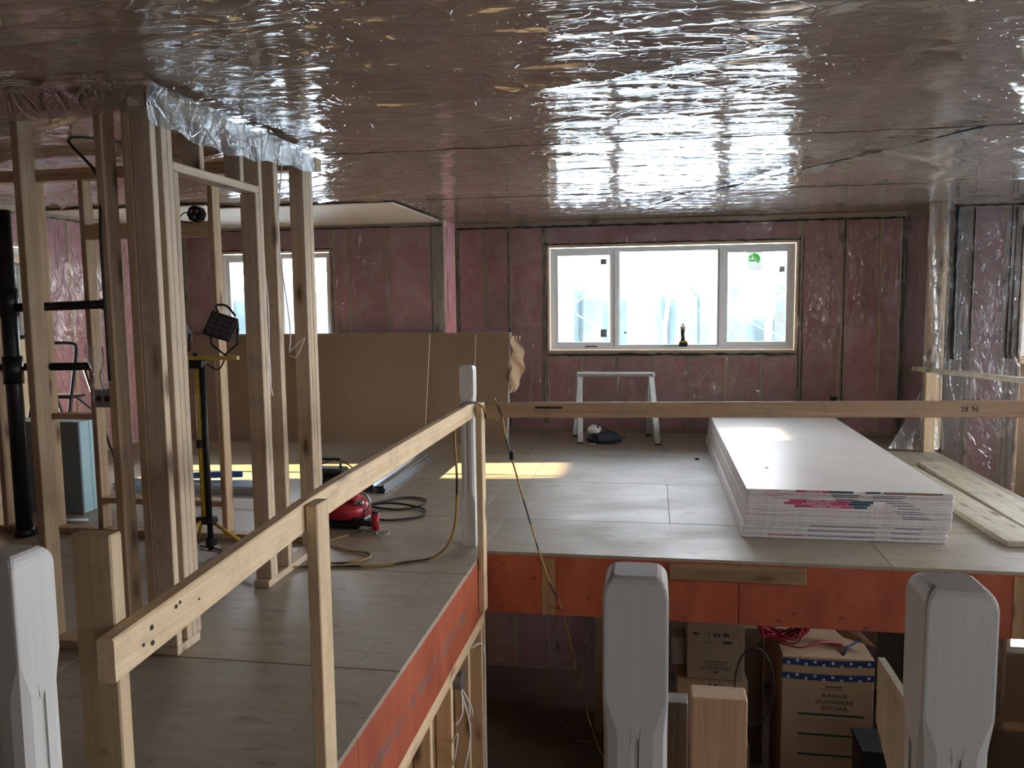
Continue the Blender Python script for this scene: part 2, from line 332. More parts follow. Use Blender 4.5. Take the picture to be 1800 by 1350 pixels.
M['sticker'] = m_trans('white_sticker', (.80, .82, .78))
M['drillyellow'] = plain('amber_tool', (.58, .34, .05), .5)
def m_cord():
    m, t, b, o = NM('mustard_black_cord'); v = mapping(t, (1, 1, 1)); n = noise(t, v, 5.5, 1)
    c = ramp(t, n, [(.44, (.028, .018, .012)), (.52, (.30, .19, .03))]); t.links.new(c, b.inputs['Base Color']); b.inputs['Roughness'].default_value = .45; return m
M['cord'] = m_cord()

# ------------------------------------------------------------------ levels and sizes
CZ = 2.44; LZ = -2.93; XL = -5.7; XR = 5.5; YN = -3.0; YB = 9.5; EX = -1.02; EY = 4.79; FR = 2.76; NY = 1.2
# floor
floor = MB()
floor.box(XL, EX - .045, YN, YB, -.38, -.021); floor.box(EX - .045, FR - .045, EY + .045, YB, -.38, -.021); floor.box(EX - .045, XR, YN, NY - .045, -.38, -.021)
floor = tag(floor.build('floor', M['plyedge']), kind='structure')
G = .0025
def sheets(x0, x1, y0, y1, y_start, off):
    y = y_start; k = 0
    while y < y1:
        ya, yb = max(y, y0), min(y + 1.22, y1)
        if yb - ya > .02:
            x = x0 - off - (1.22 if k % 2 else 0)
            while x < x1:
                xa, xb = max(x, x0), min(x + 2.44, x1)
                if xb - xa > .03:
                    box('plywood_sheet', (xa + G / 2, xb - G / 2), (ya + G, yb - G), (-.021, random.uniform(-.0016, 0)), M['ply'], floor, .0012)
                x += 2.44
        y += 1.22; k += 1
sheets(XL, EX, YN, YB, 3.12 - 1.22 * 6, .4); sheets(EX, FR, EY, YB, 3.12, 1.3); sheets(EX, XR, YN, NY, 3.12 - 1.22 * 6, .9)
# orange rim boards on the open edges
for a, c in ((EX, .5), (.5, FR)): box('rim_board', (a + .002, c - .002), (EY, EY + .044), (-.385, -.021), M['lvl'], floor, .002)
box('rim_board', (FR - .044, FR), (EY + .05, 8.6), (-.385, -.021), M['lvl'], floor, .002)
for a, c in ((NY, 2.62), (2.62, 4.42), (4.42, EY - .002)): box('rim_board', (EX - .044, EX), (a + .002, c - .002), (-.385, -.021), M['lvl'], floor, .002)
box('rim_board', (EX, XR), (NY - .044, NY), (-.385, -.021), M['lvl'], floor, .002)
ks = lumber('knotty_filler_board', (.10, .87), (EY - .019, EY), (-.125, -.028), M['knotty'], floor)
for xs in (-.66, 1.97): box('bare_wood_stripe', (xs, xs + .085), (EY - .0015, EY + .001), (-.384, -.03), M['osb'], floor)
st = MB()                                 # stamped grey lettering smears on the long orange rim
yy = 2.45
while yy < 4.3:
    w = random.uniform(.008, .02); z0 = -.235 + random.uniform(-.004, .004)
    for zz in (z0, z0 + .03):
        if random.random() < .8: st.box(EX, EX + .0008, yy, yy + w, zz, zz + random.uniform(.012, .026))
    yy += w + random.choice((.006, .008, .01, .05))
for q in (-.205, -.245): st.box(EX, EX + .0006, 2.4, 4.3, q - .0008, q + .0008)
tag(st.build('grade_stamp', M['galvdark'], floor), label='faded dark grade stamp')
fl = tag(box('floor_lower', (XL, XR), (YN, YB + .2), (LZ - .1, LZ), M['concrete']), kind='structure')
# landing in the stair opening, out of the photograph's sight
ldg = tag(box('stair_landing', (-.9, 1.7), (NY + .02, 3.4), (-1.43, -1.35), M['ply']), kind='structure')
for x, y in ((-.85, 1.3), (1.6, 1.3), (-.85, 3.3), (1.6, 3.3)): lumber('landing_post', (x, x + .089), (y - .02, y + .069), (LZ, -1.43), M['stud'], ldg)

# ------------------------------------------------------------------ exterior walls
def batt(parent, u0, u1, v0, v1, seed):
    r = random.Random(seed); nu, nv = 4, max(3, int((v1 - v0) / .16)); ph = r.random() * 9
    def fn(a, b):
        e = min(a, 1 - a, 1); edge = 1 if 0 < a < 1 and 0 < b < 1 else 0
        y = .022 if not edge else .004 + .007 * math.sin(b * nv * 1.3 + ph + a * 5) + r.uniform(-.003, .003)
        return (u0 + (u1 - u0) * a, y, v0 + (v1 - v0) * b)
    g = grid('insulation_batt', nu, nv, fn, M['pink'], parent)
    return g
def bead(parent, pts, r=.007, wob=.004, name='sealant_bead'):
    P = []
    for a, b in zip(pts[:-1], pts[1:]):
        a, b = Vector(a), Vector(b); n = max(2, int((b - a).length / .06))
        for k in range(n):
            p = a.lerp(b, k / n); P.append(p + Vector((random.uniform(-wob, wob), 0, random.uniform(-wob, wob))))
    P.append(Vector(pts[-1])); rs = [r * random.uniform(.5, 1.5) for _ in P]
    return MB().tube(P, r, 5, rs=rs).build(name, M['seal'], parent, True)
def ext_wall(name, loc, rz, u0, u1, v0, v1, studs, openings=(), fine=True, polysheet=True, depth=.14, pm='poly', ext=(.2, .2), low=None):
    """local x runs along the wall, local y is outward, face of studs at y = 0"""
    mb = MB(); us = sorted([u0, u1] + [k for o in openings for k in o[:2]])
    # sheathing around the openings
    cur = u0 - ext[0]; V0, V1 = v0 - .42, v1 + .12
    for (a, b, c, d) in sorted(openings):
        mb.box(cur, a, depth, depth + .015, V0, V1); mb.box(a, b, depth, depth + .015, d, V1); cur = b
        if low: mb.box(a, b, depth, depth + .015, V0, low[0]); mb.box(a, b, depth, depth + .015, low[1], c)
        else: mb.box(a, b, depth, depth + .015, V0, c)
    mb.box(cur, u1 + ext[1], depth, depth + .015, V0, V1)
    w = mb.build(name, M['sheath']); w.location = loc; w.rotation_euler = (0, 0, rz); tag(w, kind='structure')
    if not fine:
        for (a, b, c, d) in openings:
            for (p, q, r_, s_) in ((a - .04, a, c, d), (b, b + .04, c, d)): lumber('trimmer_stud', (p, q), (0, depth), (r_, s_), M['wallstud'], w)
            lumber('sill_plate', (a - .04, b + .04), (0, depth), (c - .04, c), M['wallstud'], w); lumber('header', (a - .04, b + .04), (0, depth), (d, d + .04), M['wallstud'], w)
        return w
    lumber('top_plate', (u0, u1), (0, depth), (v1 - .076, v1 - .001), M['wallstud'], w); lumber('bottom_plate', (u0, u1), (0, depth), (v0 + .001, v0 + .039), M['wallstud'], w)
    zb, zt = v0 + .039, v1 - .076; full = []; allst = []
    for s in studs:
        inside = [o for o in openings if o[0] - .01 < s < o[1] + .01]
        if inside:
            o = inside[0]
            if o[2] - .076 > zb + .05 and not low: lumber('cripple_stud', (s - .019, s + .019), (0, depth), (zb, o[2] - .076), M['wallstud'], w)
        else: lumber('stud', (s - .019, s + .019), (0, depth), (zb, zt), M['wallstud'], w); full.append(s)
    for (a, b, c, d) in openings:
        for s in (a - .02, a - .062, b + .02, b + .062): lumber('trimmer_stud', (s - .019, s + .019), (0, depth), (zb, zt), M['wallstud'], w); full.append(s)
        lumber('sill_plate', (a, b), (0, depth), (c - .04, c), M['wallstud'], w); lumber('sill_plate', (a, b), (0, depth), (c - .08, c - .041), M['wallstud'], w)
        lumber('header', (a, b), (0, depth), (d, d + .04), M['wallstud'], w)
        cr = [a] + [s for s in studs if a + .05 < s < b - .05] + [b]
        if c - .08 > zb + .05 and not low:
            for p, q in zip(cr[:-1], cr[1:]): batt(w, p + (.019 if p != a else .0), q - (.019 if q != b else 0), zb, c - .08, int((p + 50) * 100))
        nb = max(1, round((b - a) / 1.2))
        for k in range(nb): batt(w, a + (b - a) * k / nb, a + (b - a) * (k + 1) / nb, d + .04, zt, int((a + 90) * 10 + k))
    full.sort()
    for p, q in zip(full[:-1], full[1:]):
        if q - p < .06: continue
        if any(p < (o[0] + o[1]) / 2 < q for o in openings): continue
        zm = zb + 1.17
        if zt - zb > 1.6:
            batt(w, p + .019, q - .019, zb, zm - .002, int((p + 50) * 100)); batt(w, p + .019, q - .019, zm + .002, zt, int((p + 70) * 100))
        else: batt(w, p + .019, q - .019, zb, zt, int((p + 50) * 100))
    if polysheet:
        def sheet(a, b, c, d):
            nu, nv = max(2, int((b - a) / .12)), max(2, int((d - c) / .12))
            fn = lambda i, j: (a + (b - a) * i, -.010 - .007 * math.sin(7 * (a + i * (b - a)) + 3 * j) * math.sin(2.3 * j * (d - c) + a), c + (d - c) * j)
            o = grid('vapour_sheet', nu, nv, fn, M[pm], w); return o
        cur = u0
        for (a, b, c, d) in sorted(openings):
            sheet(cur, a, v0, v1); (None if low else sheet(a, b, v0, c - .01)); sheet(a, b, d + .01, v1); cur = b
        sheet(cur, u1, v0, v1)
    return w
def window(name, wall, u0, u1, v0, v1, mull=(), depth=.14, sashes=()):
    """white vinyl unit set in the outer half of the wall; child frames, sashes and panes"""
    w = MB(); t = .038
    w.box(u0, u1, .055, .135, v0, v0 + t, .004); w.box(u0, u1, .055, .135, v1 - t, v1, .004); w.box(u0, u0 + t, .055, .135, v0 + t, v1 - t, .004); w.box(u1 - t, u1, .055, .135, v0 + t, v1 - t, .004)
    o = w.build(name, M['vinyl']); o.matrix_world = wall_m(wall); tag(o, kind='structure')
    edges = [u0 + t] + list(mull) + [u1 - t]
    for m_ in mull: box('mullion', (m_ - .022, m_ + .022), (.05, .13), (v0 + t, v1 - t), M['vinyl'], o, .004)
    for k, (a, b) in enumerate(zip(edges[:-1], edges[1:])):
        a2, b2 = a + (.022 if k else 0), b - (.022 if k < len(edges) - 2 else 0); s = .05 if k in sashes else .018
        f = MB(); c, d = v0 + t, v1 - t; y0, y1 = (.06, .11) if k in sashes else (.075, .11)
        f.box(a2, b2, y0, y1, c, c + s, .003); f.box(a2, b2, y0, y1, d - s, d, .003); f.box(a2, a2 + s, y0, y1, c + s, d - s, .003); f.box(b2 - s, b2, y0, y1, c + s, d - s, .003)
        fo = f.build('window_sash', M['vinyl'], o)
        box('glass_pane', (a2 + s, b2 - s), (.088, .092), (c + s, d - s), M['glass'], fo)
    return o
def wall_m(w): return Matrix.Translation(w.location) @ Matrix.Rotation(w.rotation_euler[2], 4, 'Z')
W1 = (-1.19, 1.56, .95, 2.14)
wb_ = ext_wall('wall_back', (0, YB, 0), 0, -2.3, 2.68, 0, CZ, [-2.26, -1.95, -1.665, -.82, -.4, 0, .4, .81, 1.2, 2.02, 2.08, 2.43, 2.64], [W1])
win1 = window('window_1', wb_, W1[0] + .01, W1[1] - .01, W1[2] + .005, W1[3] - .01, (-.42, .755), sashes=(0, 2))
W3 = (-5.02, -3.66, 1.05, 2.12)
wbl = ext_wall('wall_back_left', (0, 8.98, 0), 0, XL, -2.3, 0, CZ, [-5.45, -4.4, -3.42, -2.96, -2.42], [W3], ext=(.2, 0))
win3 = window('window_2', wbl, W3[0] + .01, W3[1] - .01, W3[2] + .005, W3[3] - .01, (-4.3,), sashes=(0,))
W4 = (3.56, 4.9, .93, 1.85); W5 = (3.62, 4.9, -2.12, -1.2)
wbr = ext_wall('wall_back_right', (0, 8.75, 0), 0, 2.86, XR, LZ, CZ, [3.09, 3.39, 3.44], [W4], ext=(.03, .2), pm='polycrisp', low=(-2.12, -1.2))
window('window_9', wbr, 3.57, 4.89, -2.115, -1.205, (4.25,)); portal((4.2, 9.0, -1.65), (-PI / 2, 0, 0), 1.3, .9)
win4 = window('window_3', wbr, W4[0] + .01, W4[1] - .01, W4[2] + .005, W4[3] - .01, (4.25,))
# left wall: local x = world Y
W6 = (6.15, 6.98, .25, 2.08)
wl = ext_wall('wall_left', (XL, 0, 0), PI / 2, YN, 8.98, 0, CZ, [k * .406 - 2.8 for k in range(0, 29) if not 6.05 < k * .406 - 2.8 < 7.1], [W6])
win6 = window('window_4', wl, W6[0] + .01, W6[1] - .01, W6[2] + .005, W6[3] - .01)
box('sun_blocker_panel', (W6[0] + .03, W6[1] - .03), (.10, .125), (1.235, 1.93), M['vinyl'], win6)  # added panel, out of view, blocks mid-window sun to split the beam
wr_ = ext_wall('wall_right', (XR, 0, 0), -PI / 2, -8.75, -YN, LZ, CZ, [], [(-3.1, -1.3, .9, 2.1), (-8.4, -3.4, .1, 2.2), (1.0, 1.7, 1.2, 2.1)], fine=False)
window('window_5', wr_, -3.09, -1.31, .91, 2.09, (-2.2,)); window('added_fill_window', wr_, -8.39, -3.41, .11, 2.19, (-7.2, -6.0, -4.75)); window('window_7', wr_, 1.01, 1.69, 1.21, 2.09)  # the widest, unseen glazing is enlarged as fill to brighten the back wall
wn_ = ext_wall('wall_near', (0, YN, 0), PI, -XR, -XL, LZ, CZ, [], [(-3.2, -2.2, 1.0, 2.1)], fine=False)
window('window_8', wn_, -3.19, -2.21, 1.01, 2.09)
wlb = ext_wall('wall_lower_back', (0, YB, 0), 0, XL, 2.9, LZ, -.39, [-2.0, -1.62, -1.22, -1.13, -.76, -.36, .05, .45, .86, 1.27, 1.67, 2.08, 2.5], [])
tag(box('wall_lower_left', (XL - .2, XL - .14), (YN, YB + .16), (LZ, -.1), M['sheath']), kind='structure')
# return wall on the left jog and on the right jog
def ret_wall(name, x, y0, y1, z0, z1, sgn, poly='poly'):
    w = tag(box(name, (x - sgn * .16, x - sgn * .145) if sgn > 0 else (x + .145, x + .16), (y0, y1 + .14), (z0, z1), M['sheath']), kind='structure')
    lumber('corner_stud', tuple(sorted((x, x - sgn * .14))), (y0, y0 + .038), (z0, z1), M['greystud'], w); lumber('corner_stud', tuple(sorted((x, x - sgn * .14))), (y1 - .04, y1 - .002), (z0, z1), M['wallstud'], w)
    b = grid('insulation_batt', 4, 14, lambda a, c: (x - sgn * (.004 + .008 * math.sin(c * 20 + a * 4)), y0 + .038 + (y1 - .04 - y0 - .038) * a, z0 + (z1 - z0) * c), M['pink'], w)
    if poly: grid('vapour_sheet', 4, 16, lambda a, c: (x + sgn * (.008 + .004 * math.sin(c * 17)), y0 + (y1 - y0) * a, z0 + (z1 - z0) * c), M[poly], w)
    return w
ret_wall('wall_return_left', -2.3, 8.98, 9.5, 0, CZ, 1, None)
wrr = ret_wall('wall_return_right', 2.68, 8.76, 9.5, 0, CZ, -1, 'polythick')
tag(box('wall_lower_return', (2.83, 2.86), (8.76, 9.66), (LZ, 0), M['sheath']), kind='structure')
lumber('corner_post', (2.69, 2.85), (8.74, 8.86), (.0, CZ - .002), M['wallstud'], wrr)
grid('hanging_sheet', 10, 30, lambda a, c: (2.66 + .20 * a, 8.725 + .010 * math.sin(a * 9 + c * 5), .7 + (CZ - .7) * c), M['poly'], wrr)
# sealant beads
y = -.014
bead(wb_, [(-2.28, y, 2.375), (2.66, y, 2.37)], .010)
for s, z0, z1 in ((-2.255, .05, 2.35), (-1.66, 1.15, 2.35), (-1.655, .4, 1.2), (-1.245, .1, 2.2), (-1.215, .1, 2.2), (1.585, .1, 2.2), (1.625, .1, 2.2), (2.055, .1, 2.36), (2.645, .1, 2.36)): bead(wb_, [(s, y, z0), (s, y, z1)], .005, .003)
bead(wb_, [(-1.23, y, 2.17), (1.6, y, 2.17)], .006); bead(wb_, [(-1.2, y, .90), (1.58, y, .905)], .011, .006)
bead(wbl, [(XL + .1, y, 2.375), (-2.32, y, 2.375)], .007); bead(wbl, [(-3.62, y, 1.2), (-3.62, y, 2.15), (-5.0, y, 2.15)], .006)
bead(wbr, [(2.9, y, 2.40), (XR - .1, y, 2.38)], .011)
for s, z0, z1, r_ in ((2.93, .9, 2.4, .018), (3.085, 1.0, 2.38, .007), (3.42, .9, 2.38, .007), (3.46, .9, 2.38, .006), (3.52, .9, 2.2, .006)): bead(wbr, [(s, y, z0), (s, y, z1)], r_, .003)
bead(wl, [(YN, y, 2.375), (8.9, y, 2.375)], .006)
ob = MB(); ob.box(1.94, 2.01, -.035, 0, .34, .43, .005); ob.build('outlet_box', M['black'], wb_)
# hanging torn drape by the right corner post
grid('loose_drape', 8, 10, lambda a, c: (2.72 - (1 - c) ** 1.3 * (.42 * (1 - a)) + .06 * a, 8.70 - .16 * (1 - c) + .03 * math.sin(a * 14), .02 + .85 * c), M['polythick'], wrr)
grid('loose_drape', 4, 10, lambda a, c: (2.80 + (1 - c) * .06 * a, 8.68 - .04 * math.sin(a * 7), .0 + .8 * c - .0 * a), M['polythick'], wrr)

# portals (sky light guides) in each opening
portal((.18, 9.75, 1.55), (-PI / 2, 0, 0), 2.75, 1.2); portal((-4.34, 9.2, 1.58), (-PI / 2, 0, 0), 1.36, 1.1); portal((4.2, 9.0, 1.4), (-PI / 2, 0, 0), 1.4, 1)
portal((XL - .25, 6.56, 1.1), (0, -PI / 2, 0), 1.9, .86); 
portal((XR + .25, 2.2, 1.5), (0, PI / 2, 0), 1.2, 1.8); portal((XR + .25, 5.9, 1.15), (0, PI / 2, 0), 2.1, 5.0); portal((XR + .25, -1.35, 1.65), (0, PI / 2, 0), .9, .7)
portal((2.7, YN - .25, 1.55), (PI / 2, 0, 0), 1.0, 1.1)

# ------------------------------------------------------------------ ceiling of creased poly sheets
clg = tag(box('ceiling', (XL - .2, XR + .2), (YN - .2, YB + .2), (CZ + .03, CZ + .1), M['sheath']), kind='structure')
def wrinkle(x, y):
    h = np.zeros_like(x)
    def lay(ang, lx, ly, s, p, a, mask=1.0):
        c, s_ = math.cos(ang), math.sin(ang); u = x * c + y * s_; v = -x * s_ + y * c
        wob = .25 * vn(u * 1.3, v * 1.3, s + 3); return a * rid((u + wob) / lx, (v + wob) / ly, s, p) * mask
    sm = lambda v, a, b: np.clip((v - a) / (b - a), 0, 1) ** 2 * (3 - 2 * np.clip((v - a) / (b - a), 0, 1))
    mR = sm(x, .6, 1.8); mL = 1 - sm(x, -2.6, -1.2); mM = (1 - mR) * (1 - mL)
    h += lay(.05, 1.5, .22, 1, 9, .011, mM * (.35 + vn(x * .8, y * .8, 5))) + lay(-.2, .9, .12, 2, 9, .004, mM) + lay(.5, .8, .15, 3, 10, .005, mM)
    h += lay(.95, 2.2, .20, 7, 8, .018, mR * (.3 + vn(x * .9, y * .9, 6))) + lay(.7, .8, .1, 8, 8, .004, mR)
    h += lay(-.75, 1.2, .18, 11, 8, .015, mL) + lay(-.5, .7, .1, 12, 8, .005, mL)
    h += .012 * vn(x * .8, y * .8, 20) + .0016 * vn(x * 3, y * 3, 21) + 0
    big = np.exp(-((x + .2) ** 2 / 2.2 + (y - 3.2) ** 2 / .9)); h += big * .030 * rid(x * .55 + .3 * y, y * 1.6 + .35 * x, 31, 4)
    return h
def ceil_sheet(y0, y1, st, z):
    xs = np.arange(XL, XR + st, st); ys = np.arange(y0, y1 + st * .5, st); X, Y = np.meshgrid(xs, ys); H = wrinkle(X, Y)
    ed = np.minimum(Y - y0, y1 - Y); H = H * np.clip(ed / .08 + .25, .25, 1)
    V = np.stack([X, Y, z - H], -1).reshape(-1, 3); nx, ny = len(xs), len(ys)
    i = (np.arange(ny - 1)[:, None] * nx + np.arange(nx - 1)[None]).ravel(); F = np.stack([i, i + nx, i + nx + 1, i + 1], 1)
    me = bpy.data.meshes.new('ceiling_sheet'); me.vertices.add(len(V)); me.vertices.foreach_set('co', V.ravel()); me.loops.add(F.size); me.loops.foreach_set('vertex_index', F.ravel())
    me.polygons.add(len(F)); me.polygons.foreach_set('loop_start', np.arange(len(F)) * 4); me.polygons.foreach_set('loop_total', np.full(len(F), 4)); me.polygons.foreach_set('use_smooth', np.ones(len(F), bool))
    me.update(calc_edges=True); me.materials.append(M['ceil']); link('vapour_sheet', me, clg)
ceil_sheet(YN, .6, .1, CZ + .012); ceil_sheet(.5, 2.72, .026, CZ + .012); ceil_sheet(2.66, 4.95, .022, CZ + .008); ceil_sheet(4.88, 7.22, .024, CZ + .012); ceil_sheet(7.16, 9.5, .028, CZ + .008)
# a lapped edge with its sealant and a limp flap
fl0, fl1 = Vector((1.76, 4.85, CZ - .022)), Vector((-.05, 8.05, CZ - .02))
grid('seam_flap', 60, 2, lambda a, c: (fl0.lerp(fl1, a).x - .09 * c * (.4 + abs(math.sin(a * 9))) , fl0.lerp(fl1, a).y, CZ - .022 - c * (.03 + .022 * math.sin(a * 23) + .01 * math.sin(a * 61))), M['polystrip'], clg)
bead(clg, [tuple(fl0), tuple(fl0.lerp(fl1, .35)), tuple(fl1)], .005, .004)
for (a, b, r_) in (((-2.0, 4.9, 2.43), (3.4, 4.93, 2.43), .0025), ((-2.0, 7.18, 2.43), (2.2, 7.2, 2.43), .003)): bead(clg, [a, b], r_, .004)
# gypsum already hung on the ceiling at the left
box('gypsum_panel', (XL + .02, -4.0), (6.95, 8.97), (CZ - .028, CZ - .016), M['gyp'], clg, .001); box('gypsum_panel', (-3.996, -2.31), (7.2, 8.97), (CZ - .028, CZ - .016), M['gyp'], clg, .001)
grid('seam_flap', 24, 2, lambda a, c: (-2.10 - .19 * a, 7.22 + 1.7 * a, CZ - .024 - .035 * c * (.5 + .5 * math.sin(a * 31))), M['polystrip'], clg)

# ------------------------------------------------------------------ stud partitions at the left
S = M['greystud']; S2 = M['stud']
ps = MB(); ps.box(-2.109, -2.02, 3.12, 3.3, .001, .039, .003)
ps = tag(ps.build('wall_partition_side', S), kind='structure')
lumber('bottom_plate', (-2.109, -2.02), (3.98, 4.74), (.001, .039), S, ps)
lumber('top_plate', (-2.109, -2.02), (3.21, 4.74), (2.325, 2.362), S2, ps); lumber('top_plate', (-2.109, -2.02), (3.12, 4.74), (2.363, 2.40), S2, ps)
for y0 in (3.121, 3.198, 3.237): lumber('stud', (-2.109, -2.02), (y0, y0 + .037), (.04, 2.324), S, ps)
for y0 in (4.05, 4.225, 4.605): lumber('stud', (-2.109, -2.02), (y0, y0 + .037), (.04, 2.324), S, ps)
lumber('stud', (-2.109, -2.02), (4.644, 4.682), (.04, 2.324), S2, ps); lumber('corner_stud', (-2.06, -2.02), (4.69, 4.74), (.04, 2.32), S, ps)
lumber('jack_stud', (-2.109, -2.02), (4.01, 4.047), (.04, 2.085), S, ps); lumber('jack_stud', (-2.109, -2.02), (3.276, 3.312), (.04, 2.085), S, ps)
lumber('door_header', (-2.109, -2.02), (3.276, 4.048), (2.087, 2.125), S, ps)
for y0 in (3.49, 3.86): lumber('cripple_stud', (-2.109, -2.02), (y0, y0 + .037), (2.126, 2.324), S, ps)
lumber('stud', (-2.20, -2.115), (4.44, 4.478), (.04, 2.324), S2, ps)
grid('vapour_strip', 60, 8, lambda a, c: (-2.012 - .006 * math.sin(a * 40 + c * 3) * (1 - c) , 3.10 + 1.66 * a, 2.418 - (.155 + .03 * math.sin(a * 5) + .008 * math.sin(a * 37)) * (1 - c)), M['polystrip'], ps)
pf = MB(); pf.box(-4.6, -2.11, 3.12, 3.209, .001, .039, .003)
pf = tag(pf.build('wall_partition_front', S2), kind='structure')
for z0 in (2.325, 2.363): lumber('top_plate', (-5.0, -2.02 if z0 > 2.35 else -2.11), (3.12, 3.197), (z0, z0 + .037), S2, pf)
for x0, x1 in ((-2.277, -2.239), (-2.665, -2.628), (-3.07, -3.032), (-3.48, -3.442), (-2.151, -2.11), (-3.89, -3.85)): lumber('stud', (x0, x1), (3.12, 3.208), (.04, 2.324), S2, pf)
grid('vapour_strip', 30, 4, lambda a, c: (-2.03 - 2.9 * a, 3.108 - .004 * math.sin(a * 30), 2.415 - (.11 + .02 * math.sin(a * 9)) * (1 - c)), M['polystrip'], pf)
pb = MB(); pb.box(-5.2, -2.11, 4.8, 4.889, .001, .039, .003)
pb = tag(pb.build('wall_partition_back', S2), kind='structure')
for z0 in (2.325, 2.363): lumber('top_plate', (-5.2, -2.02), (4.8, 4.889), (z0, z0 + .037), S2, pb)
for x0 in (-2.745, -3.64, -3.985, -4.36, -4.76): lumber('stud', (x0, x0 + .038), (4.8, 4.889), (.04, 2.324), S2, pb)
lumber('blocking', (-3.946, -3.642), (4.8, 4.889), (.775, .813), S2, pb); lumber('blocking', (-3.60, -2.747), (4.8, 4.889), (.215, .253), S2, pb)
lumber('light_block', (-3.60, -2.747), (4.8, 4.838), (1.945, 2.04), S2, pb)
tube('cable', smoothpts([(-3.27, 4.77, 2.2), (-2.6, 4.0, 2.30), (-2.52, 3.3, 2.25), (-2.30, 3.17, 2.05), (-2.26, 3.105, 1.8), (-2.255, 3.1, 1.2)], 5), .006, M['rubber'], pf)
for dx in (0, .015): tube('cable', smoothpts([(-2.05 - dx, 4.09, 2.3), (-2.04, 4.10 + dx, 1.8), (-2.03 - dx, 4.12, 1.5), (-2.05, 4.14 + dx, 1.15), (-2.04 - dx, 4.15, 1.02)], 5), .004, M['wire'], ps)
tube('cable', smoothpts([(-2.06, 4.42, 2.3), (-2.07, 4.36, 1.9), (-2.05, 4.42, 1.4), (-2.05, 4.40, 1.25)], 5), .004, M['wire'], ps)
tube('cable', smoothpts([(-2.05, 4.40, 1.24), (-1.97, 4.36, 1.30), (-1.93, 4.34, 1.32), (-1.99, 4.36, 1.22), (-2.05, 4.40, 1.22)], 5), .0035, M['wire'], ps)

# ------------------------------------------------------------------ stud wall of the lower level, under the left edge
pl = MB(); pl.box(-1.109, -1.02, 1.3, 4.84, LZ + .001, LZ + .039)
pl = tag(pl.build('wall_lower_partition', S2), kind='structure')
for z0 in (-.424, -.463): lumber('top_plate', (-1.109, -1.022), (1.3, 4.84), (z0, z0 + .037), M['wallstud'], pl)
for k, y0 in enumerate((4.80, 4.72, 4.36, 3.95, 3.55, 3.15, 2.75, 2.34, 1.94, 1.5)): lumber('stud', (-1.109, -1.022), (y0, y0 + .037), (LZ + .04, -.464), M['wallstud'], pl)
box('backing_panel', (-1.13, -1.112), (1.3, 4.84), (LZ + .04, -.39), M['osb'], pl)
jb = MB(); jb.cyl((-1.11, 4.30, -.60), (-1.045, 4.30, -.60), .052, 8); jb = jb.build('junction_box', M['galvdark'], pl)
for P in ([(-1.05, 4.3, -.65), (-1.0, 4.33, -.78), (-1.02, 4.35, -.84), (-1.06, 4.3, -.7)], [(-1.05, 4.29, -.65), (-1.03, 4.22, -.75), (-1.06, 4.18, -.80)], [(-1.05, 4.3, -.68), (-1.0, 4.28, -.9), (-1.04, 4.2, -1.15)], [(-1.05, 4.55, -.52), (-.99, 4.62, -.54), (-.99, 4.63, -.9), (-1.0, 4.6, -1.5)],
          [(-1.06, 4.0, -.85), (-1.0, 3.92, -.72), (-.98, 3.9, -.71), (-1.02, 3.96, -.9)], [(-1.06, 3.6, -.85), (-1.0, 3.5, -.70), (-.98, 3.5, -.71), (-1.02, 3.5, -.98)]):
    tube('cable', smoothpts(P, 5), .005, M['wire'], pl)

# ------------------------------------------------------------------ outdoors
gr = MB()
for (a, b, c, d) in ((-60, 60, YB + .35, 120), (-60, XL - .4, -40, YB + .35), (XR + .4, 60, -40, YB + .35)): gr.box(a, b, c, d, -.75, -.6)
tag(gr.build('ground', M['snow']), kind='structure')
fo = MB(); r0 = random.Random(4)
for row in range(3):
    for k in range(70):
        x = -35 + k * 1.0 + r0.uniform(-.3, .3); yy = 30 + row * 2 + r0.uniform(-1, 1); h = r0.uniform(2.7, 3.3); n = 6
        v = [(x + math.cos(q * PI / 3) * h * w_, yy + math.sin(q * PI / 3) * h * w_, -.6 + z_) for z_, w_ in ((0, .26), (h * .8, .24)) for q in range(n)] + [(x, yy, -.6 + h)]
        fo.add(v, [(q, (q + 1) % n, n + (q + 1) % n, n + q) for q in range(n)] + [(n + q, n + (q + 1) % n, 2 * n) for q in range(n)])
tag(fo.build('distant_forest', M['forest']), 'pale hazy line of trees far beyond the big window', 'forest', kind='stuff')
for k, (x, y_, r_) in enumerate(((-1.6, 16, .10), (-.75, 14.5, .06), (.3, 17, .05), (1.35, 19, .07), (1.15, 15.5, .04), (2.1, 16, .08), (-2.6, 20, .08), (3.4, 21, .07), (-8.0, 16, .09), (-6.6, 18, .07))):
    tr = thing('tree', 'bare pale tree trunk with thin branches outside the window', 'tree', (x, y_, -.6), 0, 'bare trees outside the windows')
    rr = random.Random(k); P = [(rr.uniform(-.05, .05) * z, rr.uniform(-.03, .03) * z, z) for z in (0, 1.5, 3, 4.5, 6, 7.5)]
    MB().tube(P, r_, 7, rs=[r_, r_ * .9, r_ * .75, r_ * .6, r_ * .4, r_ * .15]).build('trunk', M['bark'], tr, True)
    bm = MB()
    for q in range(12):
        z = 1 + q * .5; a = rr.uniform(0, 6.28); L = rr.uniform(.5, 1.3); i = min(4, int(z / 1.5)); b0 = Vector(P[i]).lerp(Vector(P[i + 1]), (z - 1.5 * i) / 1.5)
        bm.tube([b0, b0 + Vector((math.cos(a) * L * .6, math.sin(a) * L * .6, L * .35)), b0 + Vector((math.cos(a) * L, math.sin(a) * L, L * .9))], .012, 4, rs=[.014, .009, .003])
    bm.build('branches', M['bark'], tr)

